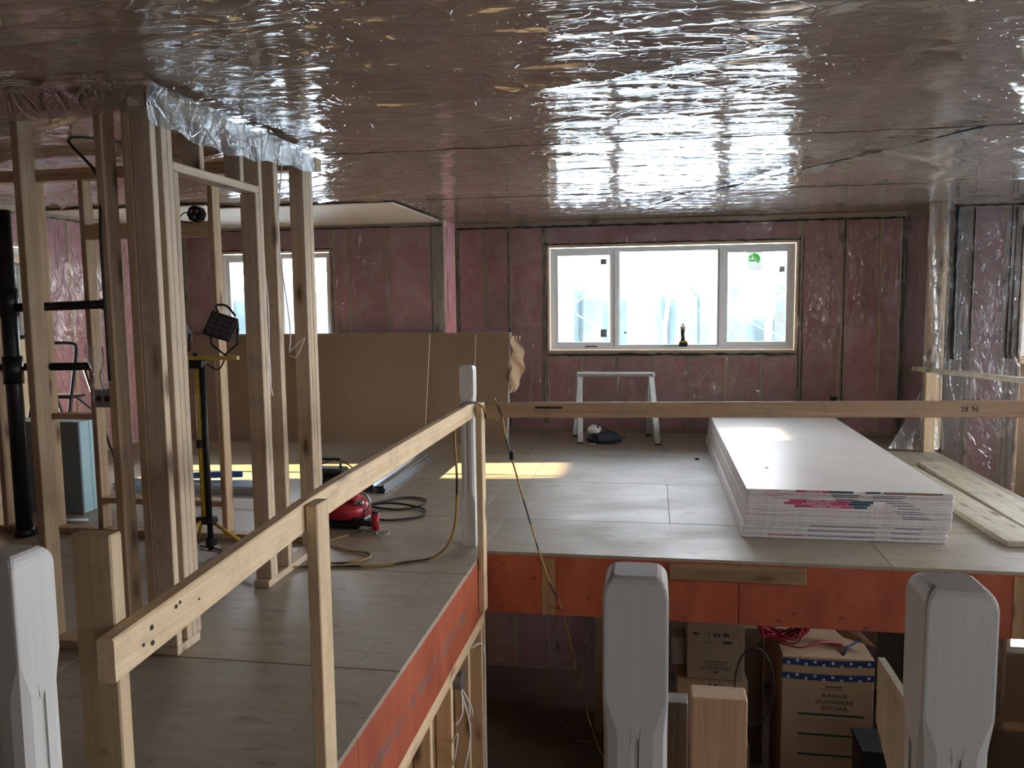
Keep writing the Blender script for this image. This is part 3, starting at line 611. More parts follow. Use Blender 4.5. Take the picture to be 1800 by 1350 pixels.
# ================================================================== things
# ---- temporary guard rails and their posts
r1 = thing('guard_rail', 'long temporary guard rail running from lower left up to the corner post', 'guard rail', (-1.04, 1.37, .78))
g = MB(); n = 14
for k in range(n + 1):
    t = k / n; yy = 1.37 + 3.28 * t - 1.37; z0 = .0 + .055 * min(1, t * 3.2) + .012 * t; x0 = -.020
    g.v += [(x0, yy, z0 + .004), (x0 + .004, yy, z0), (x0 + .034, yy, z0), (x0 + .038, yy, z0 + .004), (x0 + .038, yy, z0 + .085), (x0 + .034, yy, z0 + .089), (x0 + .004, yy, z0 + .089), (x0, yy, z0 + .085)]
for k in range(n):
    for q in range(8): g.f.append((k * 8 + q, k * 8 + (q + 1) % 8, k * 8 + 8 + (q + 1) % 8, k * 8 + 8 + q))
g.f += [tuple(range(8)), tuple(n * 8 + q for q in range(8))[::-1]]; g.m = [0] * len(g.f)
def swap_axes(mb): mb.v = [(x, z, y) for x, y, z in mb.v]; return mb
g = [(x, y, z) for x, y, z in g.v], g.f
mm = MB(); mm.add([(x, z, y) for x, y, z in g[0]], g[1]); ro = mm.build('board', M['rail'], r1); ro.matrix_local = Matrix(((1, 0, 0, 0), (0, 0, 1, 0), (0, 1, 0, 0), (0, 0, 0, 1)))
for (y_, z_, r_) in ((.12, .055, .006), (.12, .022, .006), (.21, .066, .005), (.225, .07, .004), (.09, .03, .004), (.30, .05, .003)): MB().cyl((.016, y_, z_ + .01), (.0195, y_, z_ + .01), r_, 7).build('knot_hole', M['darkprint'], r1)
r2 = thing('guard_rail', 'straight guard rail crossing the picture in front of the big window wall', 'guard rail', (-.98, 4.72, .83))
a0 = math.atan2(.036, 2.95); lumber('board', (0, 4.3), (0, .038), (0, .089), M['railbrown'], r2, pre=Matrix.Rotation(-a0, 4, 'Y'))
text('pencil_mark', '28 96', .04, (2.66, -.0006, .078), (PI / 2, 0, 0), M['darkprint'], r2)
ck = MB(); ck.box(.0, .95, -.0008, .0, .041, .0425); ck.box(.30, .46, -.001, 0, .058, .072, .0); ck.build('bark_scar', M['darkprint'], r2)
def post(label, X, Y, Z, mat='rail', name='guard_post'):
    t = thing(name, label, 'post', ((X[0] + X[1]) / 2, (Y[0] + Y[1]) / 2, Z[0])); lumber('upright', X, Y, Z, M[mat], t, pre=Matrix.Translation(-t.location))
    return t
p1 = post('short two-by-four post at the near end of the long guard rail', (-1.15, -1.061), (1.43, 1.468), (0, 1.055))
nb = MB(); nb.cyl((-.0, -.0195, .60), (0, -.0188, .60), .012, 12); nb.build('knot_plug', M['wallstud'], p1)
p2 = post('narrow post nailed outside the long guard rail, near the picture\'s middle left', (-1.018, -.98), (2.25, 2.339), (-.385, .915))
p3 = post('tall corner post in front of the grey newel where the rails meet', (-1.018, -.98), (4.63, 4.718), (-.33, .925))
p4 = post('short post standing by the right stair opening with plastic draped behind', (2.62, 2.72), (8.5, 8.538), (0, .80))
r3 = thing('guard_rail', 'weathered guard rail along the far right stair opening', 'guard rail', (2.50, 8.47, .78))
d = Vector((.16, -3.2, .13)); L = d.length; ob_ = MB().box(-.019, .019, -.0445, .0445, 0, L, .003).build('board', M['plank'], r3); ob_.matrix_local = (Matrix.Translation((.02, 0, .045)) @ d.to_track_quat('Z', 'X').to_matrix().to_4x4() @ Matrix.Rotation(PI / 2 * 0, 4, 'Z'))
post('post at the near end of the far right stair guard', (2.70, 2.738), (5.25, 5.339), (0, .87))

# ---- newel posts: eased square head, chamfered shaft with a flute in each face
def newel_mesh():
    v = []; f = []
    rings = [(0.0, .045, .004, 0), (.28, .045, .004, 0), (.33, .0448, .019, 0), (.36, .0445, .020, .005), (.885, .0445, .020, .005), (.90, .0445, .020, .0), (.915, .0447, .017, 0), (.955, .045, .004, 0), (1.100, .045, .004, 0), (1.110, .0437, .005, 0), (1.118, .0405, .006, 0), (1.124, .036, .007, 0), (1.1275, .030, .007, 0)]
    for (z, h, c, g_) in rings:
        for s in range(4):
            a = s * PI / 2; ca, sa = round(math.cos(a)), round(math.sin(a))
            # side s: from lower corner to upper corner with the flute in the middle
            for (u, w) in ((-(h - c), h), (-(h - c * 1.6) * .45, h), (-.0075, h - g_ * .5), (0, h - g_), (.0075, h - g_ * .5), ((h - c * 1.6) * .45, h), (h - c, h), (h - c * .3, h - c * .3)):
                v.append((w * ca - u * sa, w * sa + u * ca, z))
    m = 32
    for k in range(len(rings) - 1):
        for q in range(m): f.append((k * m + q, k * m + (q + 1) % m, (k + 1) * m + (q + 1) % m, (k + 1) * m + q))
    f.append(tuple(range(m))[::-1]); f.append(tuple((len(rings) - 1) * m + q for q in range(m)))
    me = MB().add(v, f).mesh('newel_post', M['newel'], True)
    try: me.set_sharp_from_angle(angle=math.radians(13))
    except Exception: pass
    return me
nm = newel_mesh()
for (x, y_, rz, lab) in ((-.022, 1.145, 0, 'white primed newel post in the middle foreground, in front of the orange rim'), (.398, 1.155, 0, 'white primed newel post at the right foreground, in front of the cartons'),
                         (-1.0, 1.105, 0, 'white primed newel post cut by the left picture edge'), (-1.125, 4.915, 0, 'far grey-white newel post behind the corner where the rails meet')):
    o = link('newel_post', nm); o.location = (x, y_, 0); tag(o, lab, 'newel post', 'primed white newel posts')
# ---- posts standing in the stair opening
post('pale squared timber post with a grey worn top, below the middle newel', (.115, .27), (2.30, 2.385), (-1.349, .375), 'oak', 'timber_post')
post('short dark grey timber block post just left of the pale squared post', (.02, .112), (2.46, 2.53), (-1.349, .275), 'darkpost', 'timber_post')
t = post('two-by-four post carrying a worn plywood gusset beside the right newel', (.725, .763), (2.30, 2.389), (-1.349, .38), 'greystud', 'timber_post')
gs = MB(); gs.add([(x, y_, z) for x in (-.04, -.019) for (y_, z) in ((-.02, 1.30), (-.02, 1.729), (.30, 1.729), (.30, 1.52), (.13, 1.42))], [(0, 1, 2, 3, 4), (9, 8, 7, 6, 5), (0, 5, 6, 1), (1, 6, 7, 2), (2, 7, 8, 3), (3, 8, 9, 4), (4, 9, 5, 0)]); gs.build('plywood_gusset', M['plank'], t)

# ---- drywall stack on the floor
X0, X1, Y0, Y1, TH = .585, 1.805, 5.28, 8.93, .0159
r0 = random.Random(3)
def sheet_mesh(w, l, t): return MB().box(0, w, 0, l, 0, t, .002).mesh('drywall_sheet', M['gypedge'])
shm = MB(); w_, l_ = X1 - X0, Y1 - Y0
shm.box(0, w_, 0, l_, 0, TH - .0012, .0032, mi=0); shm.box(.001, w_ - .001, .001, l_ - .001, TH - .0012, TH - .0002, mi=1)
shm = shm.mesh('drywall_sheet', [M['gypedge'], M['gypface']])
NS = 20
printed = {19: 'top', 18: 'thin', 15: 'band', 14: 'band', 13: 'band'}
names_ = {19: 'topmost white drywall sheet of the floor stack, bare face up', 18: 'second sheet from the top of the drywall stack, magenta and navy end tape', 15: 'upper of three sheets with magenta lettered tape at mid stack',
          14: 'middle of three sheets with magenta lettered tape at mid stack', 13: 'lower of three sheets with magenta lettered tape at mid stack', 0: 'bottom drywall sheet of the stack, lying on the plywood floor'}
for k in range(NS):
    o = thing('drywall_sheet', names_.get(k, 'plain white drywall sheet within the floor stack'), 'drywall sheet', (X0 + r0.uniform(-.007, .007) - .0022 * abs(k - 9) * (1 if k < 9 else -.4), Y0 + r0.uniform(-.008, .008) + (.01 if k < 6 else 0), k * TH), 0, 'drywall sheets stacked on the floor')
    link('board', shm, o)
    zc = TH / 2; y_ = -.0008
    def strip(nm_, a, b, z0, z1, m): box(nm_, (a, b), (y_, .0004), (z0, z1), M[m], o)
    if k == 19:
        strip('magenta_tape', .30, .50, .0015, .0150, 'tapered'); strip('navy_tape', .50, .64, .0015, .0150, 'navyprint'); strip('white_tape', .64, .70, .0015, .0150, 'whiteprint'); strip('navy_tape', .715, .80, .0035, .0150, 'navyprint'); strip('brown_paper_edge', .82, 1.16, .002, .014, 'gypback')
        text('printed_words', 'INTERIOR CEIL', .0135, (.41, y_ - .0008, zc), (PI / 2, 0, 0), M['whiteprint'], o, sx=1.2); strip('magenta_tape', .12, .21, .006, .0085, 'tapered')
    elif k in (13, 14, 15):
        s_ = {15: 0, 14: -.03, 13: .03}[k]; strip('magenta_tape', .26 + s_, .62 + s_ * .5, .001, .0152, 'tapered'); strip('navy_tape', .625 + s_ * .5, .76 - .02 * (15 - k), .001, .0152, 'navyprint'); strip('navy_tape', .84 + .03 * (15 - k), .97 + .03 * (15 - k), .006, .010, 'navyprint')
        if k != 13: strip('white_tape', .76, .82, .002, .0145, 'whiteprint')
        text('printed_words', 'INTERIOR CEILING', .0135, (.45 + s_, y_ - .0008, zc), (PI / 2, 0, 0), M['whiteprint'], o, sx=1.55)
    elif k in (18, 17, 16): strip('magenta_tape', .10 + .03 * (18 - k), (.48, .22, .40)[18 - k], .005, .008, 'tapered'); strip('navy_tape', .50 + .02 * (18 - k), .67, .004, .0095, 'navyprint'); strip('navy_tape', .75, .93, .004, .008, 'navyprint')
    elif k >= 9: strip('navy_tape', .86 + .02 * (13 - k), 1.02 + .02 * (13 - k), .005, .0085, 'navyprint')
    elif k in (1, 3, 5): strip('navy_tape', .40, .80, .005, .009, 'navyprint'); strip('navy_tape', .90, 1.06, .005, .009, 'navyprint')
    if k == 1: strip('magenta_tape', .16, .38, .004, .009, 'tapered')
# ---- drywall sheets leaning on the far left wall
lm = {}
def lean(x1, L, yb, yt, H, label, mats=('gypback', 'gypedge'), t=.0127, parts=None):
    th = math.atan2(yt - yb, math.sqrt(max(.01, H * H - (yt - yb) ** 2)))
    mb = MB().box(-L, 0, 0, t, 0, H, .0015, mi=0); mb.box(-L + .001, -.001, -.0008, 0, .001, H - .001, mi=1)
    o = MB(); me = mb.mesh('drywall_sheet', [M['gypcore'], M['gypback']]); o = link('drywall_sheet', me); o.location = (x1, yb, .001); o.rotation_euler = (-th, 0, 0)
    return tag(o, label, 'drywall sheet', 'drywall sheets leaning on the far left wall')
lean(-2.42, 3.2, 8.44, 8.745, 1.215, 'front brown-backed drywall sheet leaning, ending left of the far newel')
lean(-1.905, 3.45, 8.462, 8.765, 1.215, 'middle leaning drywall sheet with a white cut edge showing at its right end')
lean(-1.53, 3.66, 8.49, 8.785, 1.219, 'rear brown-backed leaning drywall sheet reaching furthest right')
for k in range(4): lean(-1.545 + .004 * k, 3.66, 8.52 + .028 * k, 8.80 + .028 * k, 1.219, 'drywall sheet behind the leaning brown ones, only its edge showing')
wp = grid('wrapping_paper', 6, 16, lambda a, c: (-1.53 + .02 + .10 * a * (.4 + math.sin(c * 3.1)) + .015 * math.sin(c * 19), 8.60 + .06 * a + .2 * c + .02 * math.sin(c * 13 + a * 5), .55 + .60 * c), M['brownpaper'])
tag(wp, 'torn brown wrapping paper hanging at the end of the leaning drywall', 'wrapping paper')
# ---- planks beside the stack
def plank(label, c, w, l, rz, th=.04):
    t = thing('scaffold_plank', label, 'plank', c, rz, 'planks lying beside the drywall stack'); lumber('board', (-w / 2, w / 2), (0, l), (0, th), M['plank'], t, .004)
    return t
plank('worn plank lying nearest the right stair opening', (2.49, 4.95, 0), .27, 2.85, 0.0)
plank('shorter worn plank close beside the drywall stack', (2.23, 5.27, 0), .24, 2.3, .03)
# ---- trestle
t = thing('sawhorse', 'grey metal trestle standing under the big window', 'sawhorse', (-.40, 8.93, 0))
MB().box(-.42, .42, -.03, .03, .70, .745, .008).build('top_bar', M['alum'], t)
MB().box(-.40, .40, -.032, -.027, .70, .725).build('side_channel', M['galvdark'], t)
for (x, y_, fx, fy) in ((-.385, -.02, -.36, -.25), (-.385, .02, -.46, .20), (.385, -.02, .46, -.26), (.385, .02, .36, .33)):
    mb = MB(); p0, p1_ = Vector((x, y_, .71)), Vector((fx, fy, 0.012)); dd = p1_ - p0; Mx = Matrix.Translation(p0) @ dd.to_track_quat('Z', 'Y').to_matrix().to_4x4()
    mb.box(-.03, .03, -.004, .004, 0, dd.length, M=Mx); mb.box(-.03, -.024, -.022, .004, 0, dd.length, M=Mx); mb.box(.024, .03, -.022, .004, 0, dd.length, M=Mx)
    lg = mb.build('leg', M['alum'], t); MB().box(fx - .035, fx + .035, fy - .03, fy + .03, 0, .014, .003).build('foot', M['rubber'], lg)
# ---- tool bag by the trestle
t = thing('tool_bag', 'dark navy tool bag with white cloth slumped under the trestle', 'tool bag', (-.53, 8.72, 0))
def blob(name, c, r, mat, parent, seed=0, n=14, flat=.0):
    rr = random.Random(seed); ph = [rr.uniform(0, 6) for _ in range(6)]
    def fn(a, b):
        th = a * 2 * PI; p = b * PI; k = 1 + .10 * math.sin(3 * th + ph[0]) * math.sin(2 * p + ph[1]) + .07 * math.sin(5 * th + ph[2] + 3 * p)
        return (c[0] + r[0] * k * math.sin(p) * math.cos(th), c[1] + r[1] * k * math.sin(p) * math.sin(th), max(.0, c[2] - r[2] * k * math.cos(p)))
    return grid(name, n, n // 2 + 2, fn, mat, parent)
blob('pouch', (.03, 0, .055), (.17, .09, .06), M['navycloth'], t, 1); blob('pouch', (-.07, -.02, .05), (.09, .07, .055), M['black'], t, 2)
blob('cloth', (-.09, .03, .14), (.075, .05, .055), M['offwhite'], t, 3); tube('strap', smoothpts([(-.05, 0, .16), (-.03, 0, .21), (.0, .0, .17), (.12, 0, .11), (.24, .02, .05)], 5), .007, M['black'], t)
MB().box(-.13, -.06, -.10, -.07, 0, .01, .003).build('buckle', M['offwhite'], t)
# ---- cordless driver on the sill
t = thing('cordless_driver', 'amber and black cordless driver standing on the big window sill', 'power tool', (.335, 9.475, .912)); t.location = (.335, 9.52, .992)
MB().box(-.045, .055, -.04, .04, 0, .045, .008).build('battery', M['black'], t); MB().box(-.04, .05, -.036, .036, .045, .065, .006).build('battery_shoe', M['drillyellow'], t)
MB().tube([(0, 0, .06), (.002, 0, .10), (-.003, 0, .15), (.0, 0, .19)], .02, 10, rs=[.028, .02, .021, .026]).build('grip', M['rubber'], t, True)
MB().tube([(-.0, .05, .215), (0, .045, .215), (0, -.02, .215), (0, -.05, .215)], .03, 12, rs=[.022, .031, .031, .024]).build('motor_housing', M['drillyellow'], t, True)
MB().tube([(0, -.05, .215), (0, -.085, .215)], .018, 10, rs=[.02, .014]).build('chuck', M['galvdark'], t, True); MB().box(-.008, .008, -.006, .006, .245, .262, .002).build('belt_hook', M['black'], t)
# ---- stickers on the big window (children of the window)
sy = 9.586 - YB
def child_box(nm_, X, Z, m, y0=.083, y1=.0835): return box(nm_, X, (y0, y1), Z, M[m], win1)
child_box('maker_sticker', (1.03, 1.20), (1.84, 2.045), 'sticker')
lg = MB(); cx, cz, R_ = 1.115, 1.965, .062
def seg(fn_in, m_name, nm_):
    mb = MB(); N = 40; s_ = 2 * R_ / N
    for i in range(N):
        for j in range(N):
            x = -R_ + (i + .5) * s_; z = -R_ + (j + .5) * s_
            if x * x + z * z < R_ * R_ and fn_in(x / R_, z / R_): mb.add([(cx + x + a * s_ / 2, .0828, cz + z + b * s_ / 2) for a, b in ((-1, -1), (1, -1), (1, 1), (-1, 1))], [(0, 1, 2, 3)])
    return mb.build(nm_, M[m_name], win1)
def logo(x, z):
    if abs(z + .95 * x - .35) < .045 or abs(z + 1.25 * x + .05) < .05 and z < .9: return False
    if z + 1.25 * x < -.05:
        if abs(z + .02) < .06: return False
        if x > -.62 and x < .1 and -.02 < z < .35 and z < .42 - abs(x + .3): return False
        if z < -.45: return False
    elif z + .95 * x < .35 and z < -.9: return False
    return True
seg(logo, 'green', 'round_green_emblem')
for (X, Z) in (((-.60, -.53), (1.935, 2.0)), ((-.60, -.53), (1.10, 1.19)), ((1.385, 1.445), (1.815, 1.88))): child_box('small_sticker', X, Z, 'galvdark')
child_box('energy_label', (1.355, 1.44), (1.16, 1.37), 'sticker'); child_box('small_sticker', (-.33, -.30), (1.14, 1.16), 'galvdark')
child_box('sash_lock', (-.78, -.64), (.985, .998), 'rubber', .045, .06)

# ---- work light on a tripod in the partition
t = thing('work_light', 'yellow tripod work light with black flood lamps behind the wall studs', 'work light', (-2.69, 4.50, 0))
tube('pole', [(0, 0, .20), (.0, 0, 1.19)], .016, M['yellow'], t, 12); tube('inner_pole', [(.035, .0, .03), (.035, 0, 1.19)], .017, M['black'], t, 12)
MB().cyl((0, 0, .66), (0, 0, .71), .026, 12).build('collar', M['black'], t)
MB().box(-.05, .075, -.035, .035, .19, .235, .01).build('hub', M['black'], t); MB().cyl((.04, 0, .06), (.04, 0, .105), .035, 12).build('brace_collar', M['black'], t)
for (x, y_) in ((-.10, -.30), (.33, .03), (-.20, .24)):
    lg = tube('leg', [(x * .1, y_ * .1, .21), (x, y_, .012)], .012, M['yellow'], t, 8); MB().cyl((x, y_, 0), (x, y_, .025), .017, 8).build('rubber_foot', M['rubber'], lg)
MB().box(-.15, .27, -.016, .016, 1.19, 1.215, .003).build('cross_bar', M['yellow'], t); MB().box(-.04, .05, -.03, .03, 1.14, 1.19, .006).build('bracket', M['black'], t); MB().cyl((0, 0, 1.215), (0, 0, 1.235), .02, 8).build('wing_knob', M['black'], t)
def flood(cx, cz, tilt, nm_='flood_lamp'):
    Mx = Matrix.Translation((cx, 0, cz)) @ Matrix.Rotation(tilt, 4, 'Y') @ Matrix.Rotation(-.35, 4, 'X')
    h = MB(); h.add([Mx @ Vector(p) for p in ((-.085, -.05, -.075), (.085, -.05, -.075), (.085, -.05, .075), (-.085, -.05, .075), (-.055, .06, -.05), (.055, .06, -.05), (.055, .06, .05), (-.055, .06, .05))], [(0, 1, 2, 3), (4, 7, 6, 5), (0, 4, 5, 1), (1, 5, 6, 2), (2, 6, 7, 3), (3, 7, 4, 0)])
    for k in range(5): h.box(-.05 + k * .024, -.044 + k * .024, .04, .085, -.04, .04, M=Mx)
    L_ = h.build(nm_, M['black'], t); MB().box(-.078, .078, -.056, -.051, -.068, .068, M=Mx).build('lamp_lens', M['lampglass'], L_)
    gd = MB()
    for k in range(5): gd.tube([Mx @ Vector((-.08, -.065, -.06 + k * .03)), Mx @ Vector((.08, -.065, -.06 + k * .03))], .0025, 5)
    for k in range(4): gd.tube([Mx @ Vector((-.07 + k * .047, -.065, -.07)), Mx @ Vector((-.07 + k * .047, -.065, .07))], .0025, 5)
    gd.build('wire_guard', M['black'], L_)
    tube('yoke', [(cx - .09, 0, cz + .01), (cx - .085, 0, cz - .09), (cx, 0, 1.22), (cx + .085, 0, cz - .09), (cx + .09, 0, cz + .01)], .007, M['black'], L_, 6)
    tube('carry_handle', smoothpts([Mx @ Vector((-.07, 0, .08)), Mx @ Vector((-.1, 0, .12)), Mx @ Vector((-.05, .02, .14)), Mx @ Vector((.02, .03, .10))], 4), .007, M['black'], L_, 6)
flood(.185, 1.375, .30); flood(-.125, 1.34, -.3)
tube('power_cord', smoothpts([(.18, .03, 1.22), (.12, .03, 1.13), (.02, .03, 1.16), (-.02, .03, .95), (-.01, .03, .75), (.03, .03, .60), (.02, .03, .3), (-.03, -.03, .18), (-.05, -.25, .05), (.05, -.42, .012), (.45, -.50, .01)], 6), .005, M['rubber'], t, 6)
# ---- drain pipes
def pipe(name, label, pts, r, hubs, group='black drain pipes in the partition'):
    t = thing(name, label, 'pipe', tuple(pts[0])); b = Vector(pts[0])
    tube('tube', [Vector(p) - b for p in pts], r, M['abs'], t, 16)
    for (p, q) in hubs: MB().cyl(Vector(p) - b, Vector(q) - b, r * 1.22, 16).build('coupling', M['abs'], t, True)
    return t
pipe('drain_pipe', 'thick upright black drain stack at the left picture edge', [(-4.13, 4.72, .0), (-4.13, 4.72, 1.0), (-4.13, 4.72, 2.14)], .05, [((-4.13, 4.72, 1.02), (-4.13, 4.72, 1.20)), ((-4.13, 4.72, 1.46), (-4.13, 4.72, 1.64)), ((-4.13, 4.72, 0), (-4.13, 4.72, .05))])
pipe('drain_pipe', 'horizontal black pipe branching off the drain stack through the studs', [(-4.07, 4.72, 1.515), (-3.42, 4.72, 1.53)], .028, [((-3.46, 4.72, 1.53), (-3.40, 4.72, 1.53))])
pipe('drain_pipe', 'thin upright black pipe dropping from the horizontal branch', [(-3.39, 4.72, 1.50), (-3.39, 4.72, .0)], .018, [((-3.39, 4.72, 1.20), (-3.39, 4.72, 1.28))])
pipe('drain_pipe', 'short black vent stub poking through the studs at mid height', [(-4.5, 4.845, 1.11), (-4.10, 4.845, 1.12), (-3.62, 4.845, 1.125)], .026, [((-3.67, 4.845, 1.125), (-3.615, 4.845, 1.125))])
t = thing('electrical_box', 'grey metal electrical box nailed to a stud of the partition', 'electrical box', (-3.48, 4.735, .87)); b_ = MB(); b_.box(-.065, .065, -.03, .06, 0, .115, .004); b_.build('box_body', M['galvdark'], t)
for dx in (-.03, .03): MB().cyl((dx, -.033, .057), (dx, -.029, .057), .02, 12).build('knockout', M['black'], t)
tube('conductor', smoothpts([(-.01, 0, .115), (-.02, -.01, .2), (.01, -.01, .3), (.0, 0, .38)], 5), .006, M['wire'], t)
wp = grid('plastic_bag', 8, 10, lambda a, c: (-3.545 + .12 * a + .02 * math.sin(c * 6), 4.675 + .02 * math.sin(a * 12 + c * 4), 1.0 + .27 * c), M['bag']); tag(wp, 'clear plastic bag hanging above the metal electrical box', 'plastic bag')
t = thing('ceiling_box', 'round black electrical box with a cable on the door block', 'electrical box', (-2.81, 4.79, 2.082)); MB().cyl((0, -.03, 0), (0, .02, 0), .052, 8).build('box_body', M['black'], t)
for dx, dz in ((-.02, .015), (.02, .015), (0, -.02)): MB().cyl((dx, -.033, dz), (dx, -.029, dz), .011, 8).build('knockout', M['galvdark'], t)
tube('cable', smoothpts([(-.04, 0, .01), (-.09, 0, .01), (-.125, 0, -.03), (-.08, 0, -.045), (-.02, .02, -.05)], 5), .004, M['rubber'], t)
# ---- blue foam bundle with shade painted on its near side, ladder
t = thing('foam_panel', 'bundle of pale blue foam panels standing upright behind the studs', 'foam panel', (-4.12, 5.30, 0))
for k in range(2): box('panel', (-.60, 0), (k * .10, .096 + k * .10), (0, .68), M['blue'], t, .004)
box('shaded_side_sheet', (-.60, -.004), (-.012, -.001), (0, .68), M['blueshade'], t, .002)  # dark sheet puts the shade of the bundle's camera side into colour
t = thing('white_angle', 'thin white angle trim leaning beside the blue foam panels', 'trim piece', (-4.2, 5.05, 0)); tube('long_leg', [(0, 0, .012), (-.10, .0, .42)], .012, M['vinyl'], t, 4); tube('short_leg', [(0, 0, .012), (.26, 0.04, .012)], .012, M['vinyl'], t, 4)
t = thing('step_ladder', 'black folding step ladder standing far left behind the studs', 'ladder', (-5.12, 6.4, 0))
for s in (-.2, .2):
    tube('front_rail', smoothpts([(s, -.35, .0), (s * .9, -.06, 1.0), (s * .8, -.0, 1.15)], 3), .016, M['black'], t); tube('rear_rail', [(s, .4, 0), (s * .9, .05, 1.0)], .013, M['black'], t)
tube('top_hoop', smoothpts([(-.16, 0, 1.15), (-.12, .01, 1.2), (.12, .01, 1.2), (.16, 0, 1.15)], 4), .016, M['black'], t)
for z in (.25, .50, .75): box('step', (-.2, .2), (-.35 + z * .29 - .02, -.35 + z * .29 + .16), (z - .015, z + .012), M['rubber'], t, .004)
tube('side_brace', [(.2, -.1, .75), (.19, .2, .55)], .01, M['black'], t)

# ---- things lying on the floor behind the long rail
t = thing('tool_case', 'dark grey hard tool case with a top handle on the floor', 'tool case', (-2.68, 6.36, 0))
MB().box(-.19, .19, -.09, .09, 0, .10, .02).build('lower_shell', M['black'], t); MB().box(-.185, .185, -.085, .085, .102, .165, .025).build('lid', M['rubber'], t)
MB().tube([(-.13, 0, .16), (-.13, 0, .235), (.13, 0, .235), (.13, 0, .16)], .014, 8).build('handle', M['black'], t); MB().box(-.03, .01, -.1, -.088, .08, .13, .004).build('latch', M['galvdark'], t)
t = thing('air_compressor', 'red pancake air compressor with black base behind the long rail', 'air compressor', (-2.08, 5.27, 0))
MB().tube([(0, 0, .05), (0, 0, .075), (0, 0, .15), (0, 0, .17)], .2, 28, rs=[.12, .17, .17, .12]).build('tank', M['red'], t, True)
MB().box(-.13, .15, -.15, .13, .012, .05, .012).build('base_pan', M['black'], t); MB().box(-.09, .10, -.08, .08, .165, .27, .02).build('shroud', M['red'], t)
MB().box(.10, .19, -.16, -.08, .03, .085, .01).build('control_housing', M['black'], t)
for (x, z) in ((.12, .2), (.15, .2)): MB().cyl((x, -.10, z - .02), (x, -.125, z - .02), .02, 12).build('pressure_gauge', M['galv'], t, True)
tube('handle', smoothpts([(.10, -.06, .24), (.17, -.06, .22), (.19, -.06, .15), (.15, -.08, .09)], 4), .009, M['galvdark'], t)
for (x, y_) in ((-.1, -.12), (.12, -.12), (-.1, .1), (.12, .1)): MB().cyl((x, y_, 0), (x, y_, .014), .018, 8).build('rubber_foot', M['rubber'], t)
t = thing('nail_gun', 'red and black air nailer lying in front of the compressor', 'power tool', (-1.80, 5.03, 0), -.2)
MB().tube([(0, .02, .03), (0, .02, .14)], .025, 12, rs=[.024, .03]).build('cylinder', M['red'], t, True); MB().box(-.10, .0, .0, .035, .05, .085, .008).build('grip', M['rubber'], t); MB().box(-.13, -.02, -.0, .02, .012, .03, .003).build('magazine', M['galvdark'], t)
MB().cyl((0, .02, .14), (0, .02, .158), .024, 12).build('end_cap', M['black'], t); MB().box(-.012, .012, .008, .032, .0, .035, .002).build('nose', M['galv'], t)
tube('belt_clip', smoothpts([(.02, .0, .03), (.09, -.02, .02), (.10, .03, .015), (.04, .04, .02)], 5), .004, M['galvdark'], t)
def coil(name, label, pts, r, mat, closed=False, cat='hose', k=8):
    o = MB().tube(smoothpts(pts, k, closed), r, 7, closed).build(name, M[mat], None, True); return tag(o, label, cat)
coil('air_hose', 'black air hose looped on the floor beside the compressor', [(-1.95, 5.30, .12), (-2.02, 5.5, .06), (-2.1, 5.75, .012), (-1.9, 6.02, .01), (-1.72, 5.98, .01), (-1.70, 5.8, .01), (-1.85, 5.66, .01), (-2.08, 5.7, .022), (-1.9, 5.76, .03), (-1.66, 5.70, .012), (-1.60, 5.52, .01), (-1.72, 5.40, .01), (-1.86, 5.36, .012), (-2.0, 5.42, .03), (-2.10, 5.6, .03), (-2.2, 5.8, .012), (-2.3, 6.1, .01)], .008, 'rubber')
coil('air_hose', 'dark hose arching over the tool case towards the leaning drywall', [(-2.95, 6.5, .012), (-2.85, 6.55, .12), (-2.65, 6.5, .20), (-2.45, 6.4, .14), (-2.42, 6.25, .03), (-2.40, 6.1, .012)], .006, 'rubber')
# steel track bundle
def channel(l, w=.092, h=.03, t=.0016): 
    mb = MB(); mb.box(0, w, 0, l, 0, t); mb.box(0, t, 0, l, t, h); mb.box(w - t, w, 0, l, t, h); return mb
chm = channel(1.45).mesh('steel_track', M['galv'])
rr = random.Random(8)
for k in range(8):
    o = link('steel_track', chm); o.location = (-2.31 + (k % 2) * .105 + rr.uniform(-.006, .006), 6.2 + rr.uniform(-.03, .03), (k // 2) * .0185 + .0005); o.rotation_euler = (0, 0, rr.uniform(-.008, .004)); o.scale = (1, 1, .58)
    tag(o, 'topmost galvanised steel track of the bundle right of the tool case' if k == 7 else 'galvanised steel track within the bundle right of the tool case', 'steel track', 'steel tracks bundled on the floor')
chm2 = channel(1.3).mesh('steel_track', M['galv'])
for k in range(5):
    o = link('steel_track', chm2); o.location = (-4.4, 6.10 + .11 * (k % 3), .0005 + .035 * (k // 3)); o.rotation_euler = (0, 0, -PI / 2)
    tag(o, 'galvanised steel track lying crosswise behind the partition studs', 'steel track', 'steel tracks behind the partition')
t = thing('spirit_level', 'blue spirit level lying on the steel tracks behind the studs', 'level', (-3.7, 6.25, .072), .25); MB().box(-.3, .3, -.012, .012, 0, .05, .003).build('level_bar', M['bluetool'], t); MB().box(-.03, .03, -.013, .013, .02, .045).build('vial_window', M['yellow'], t)
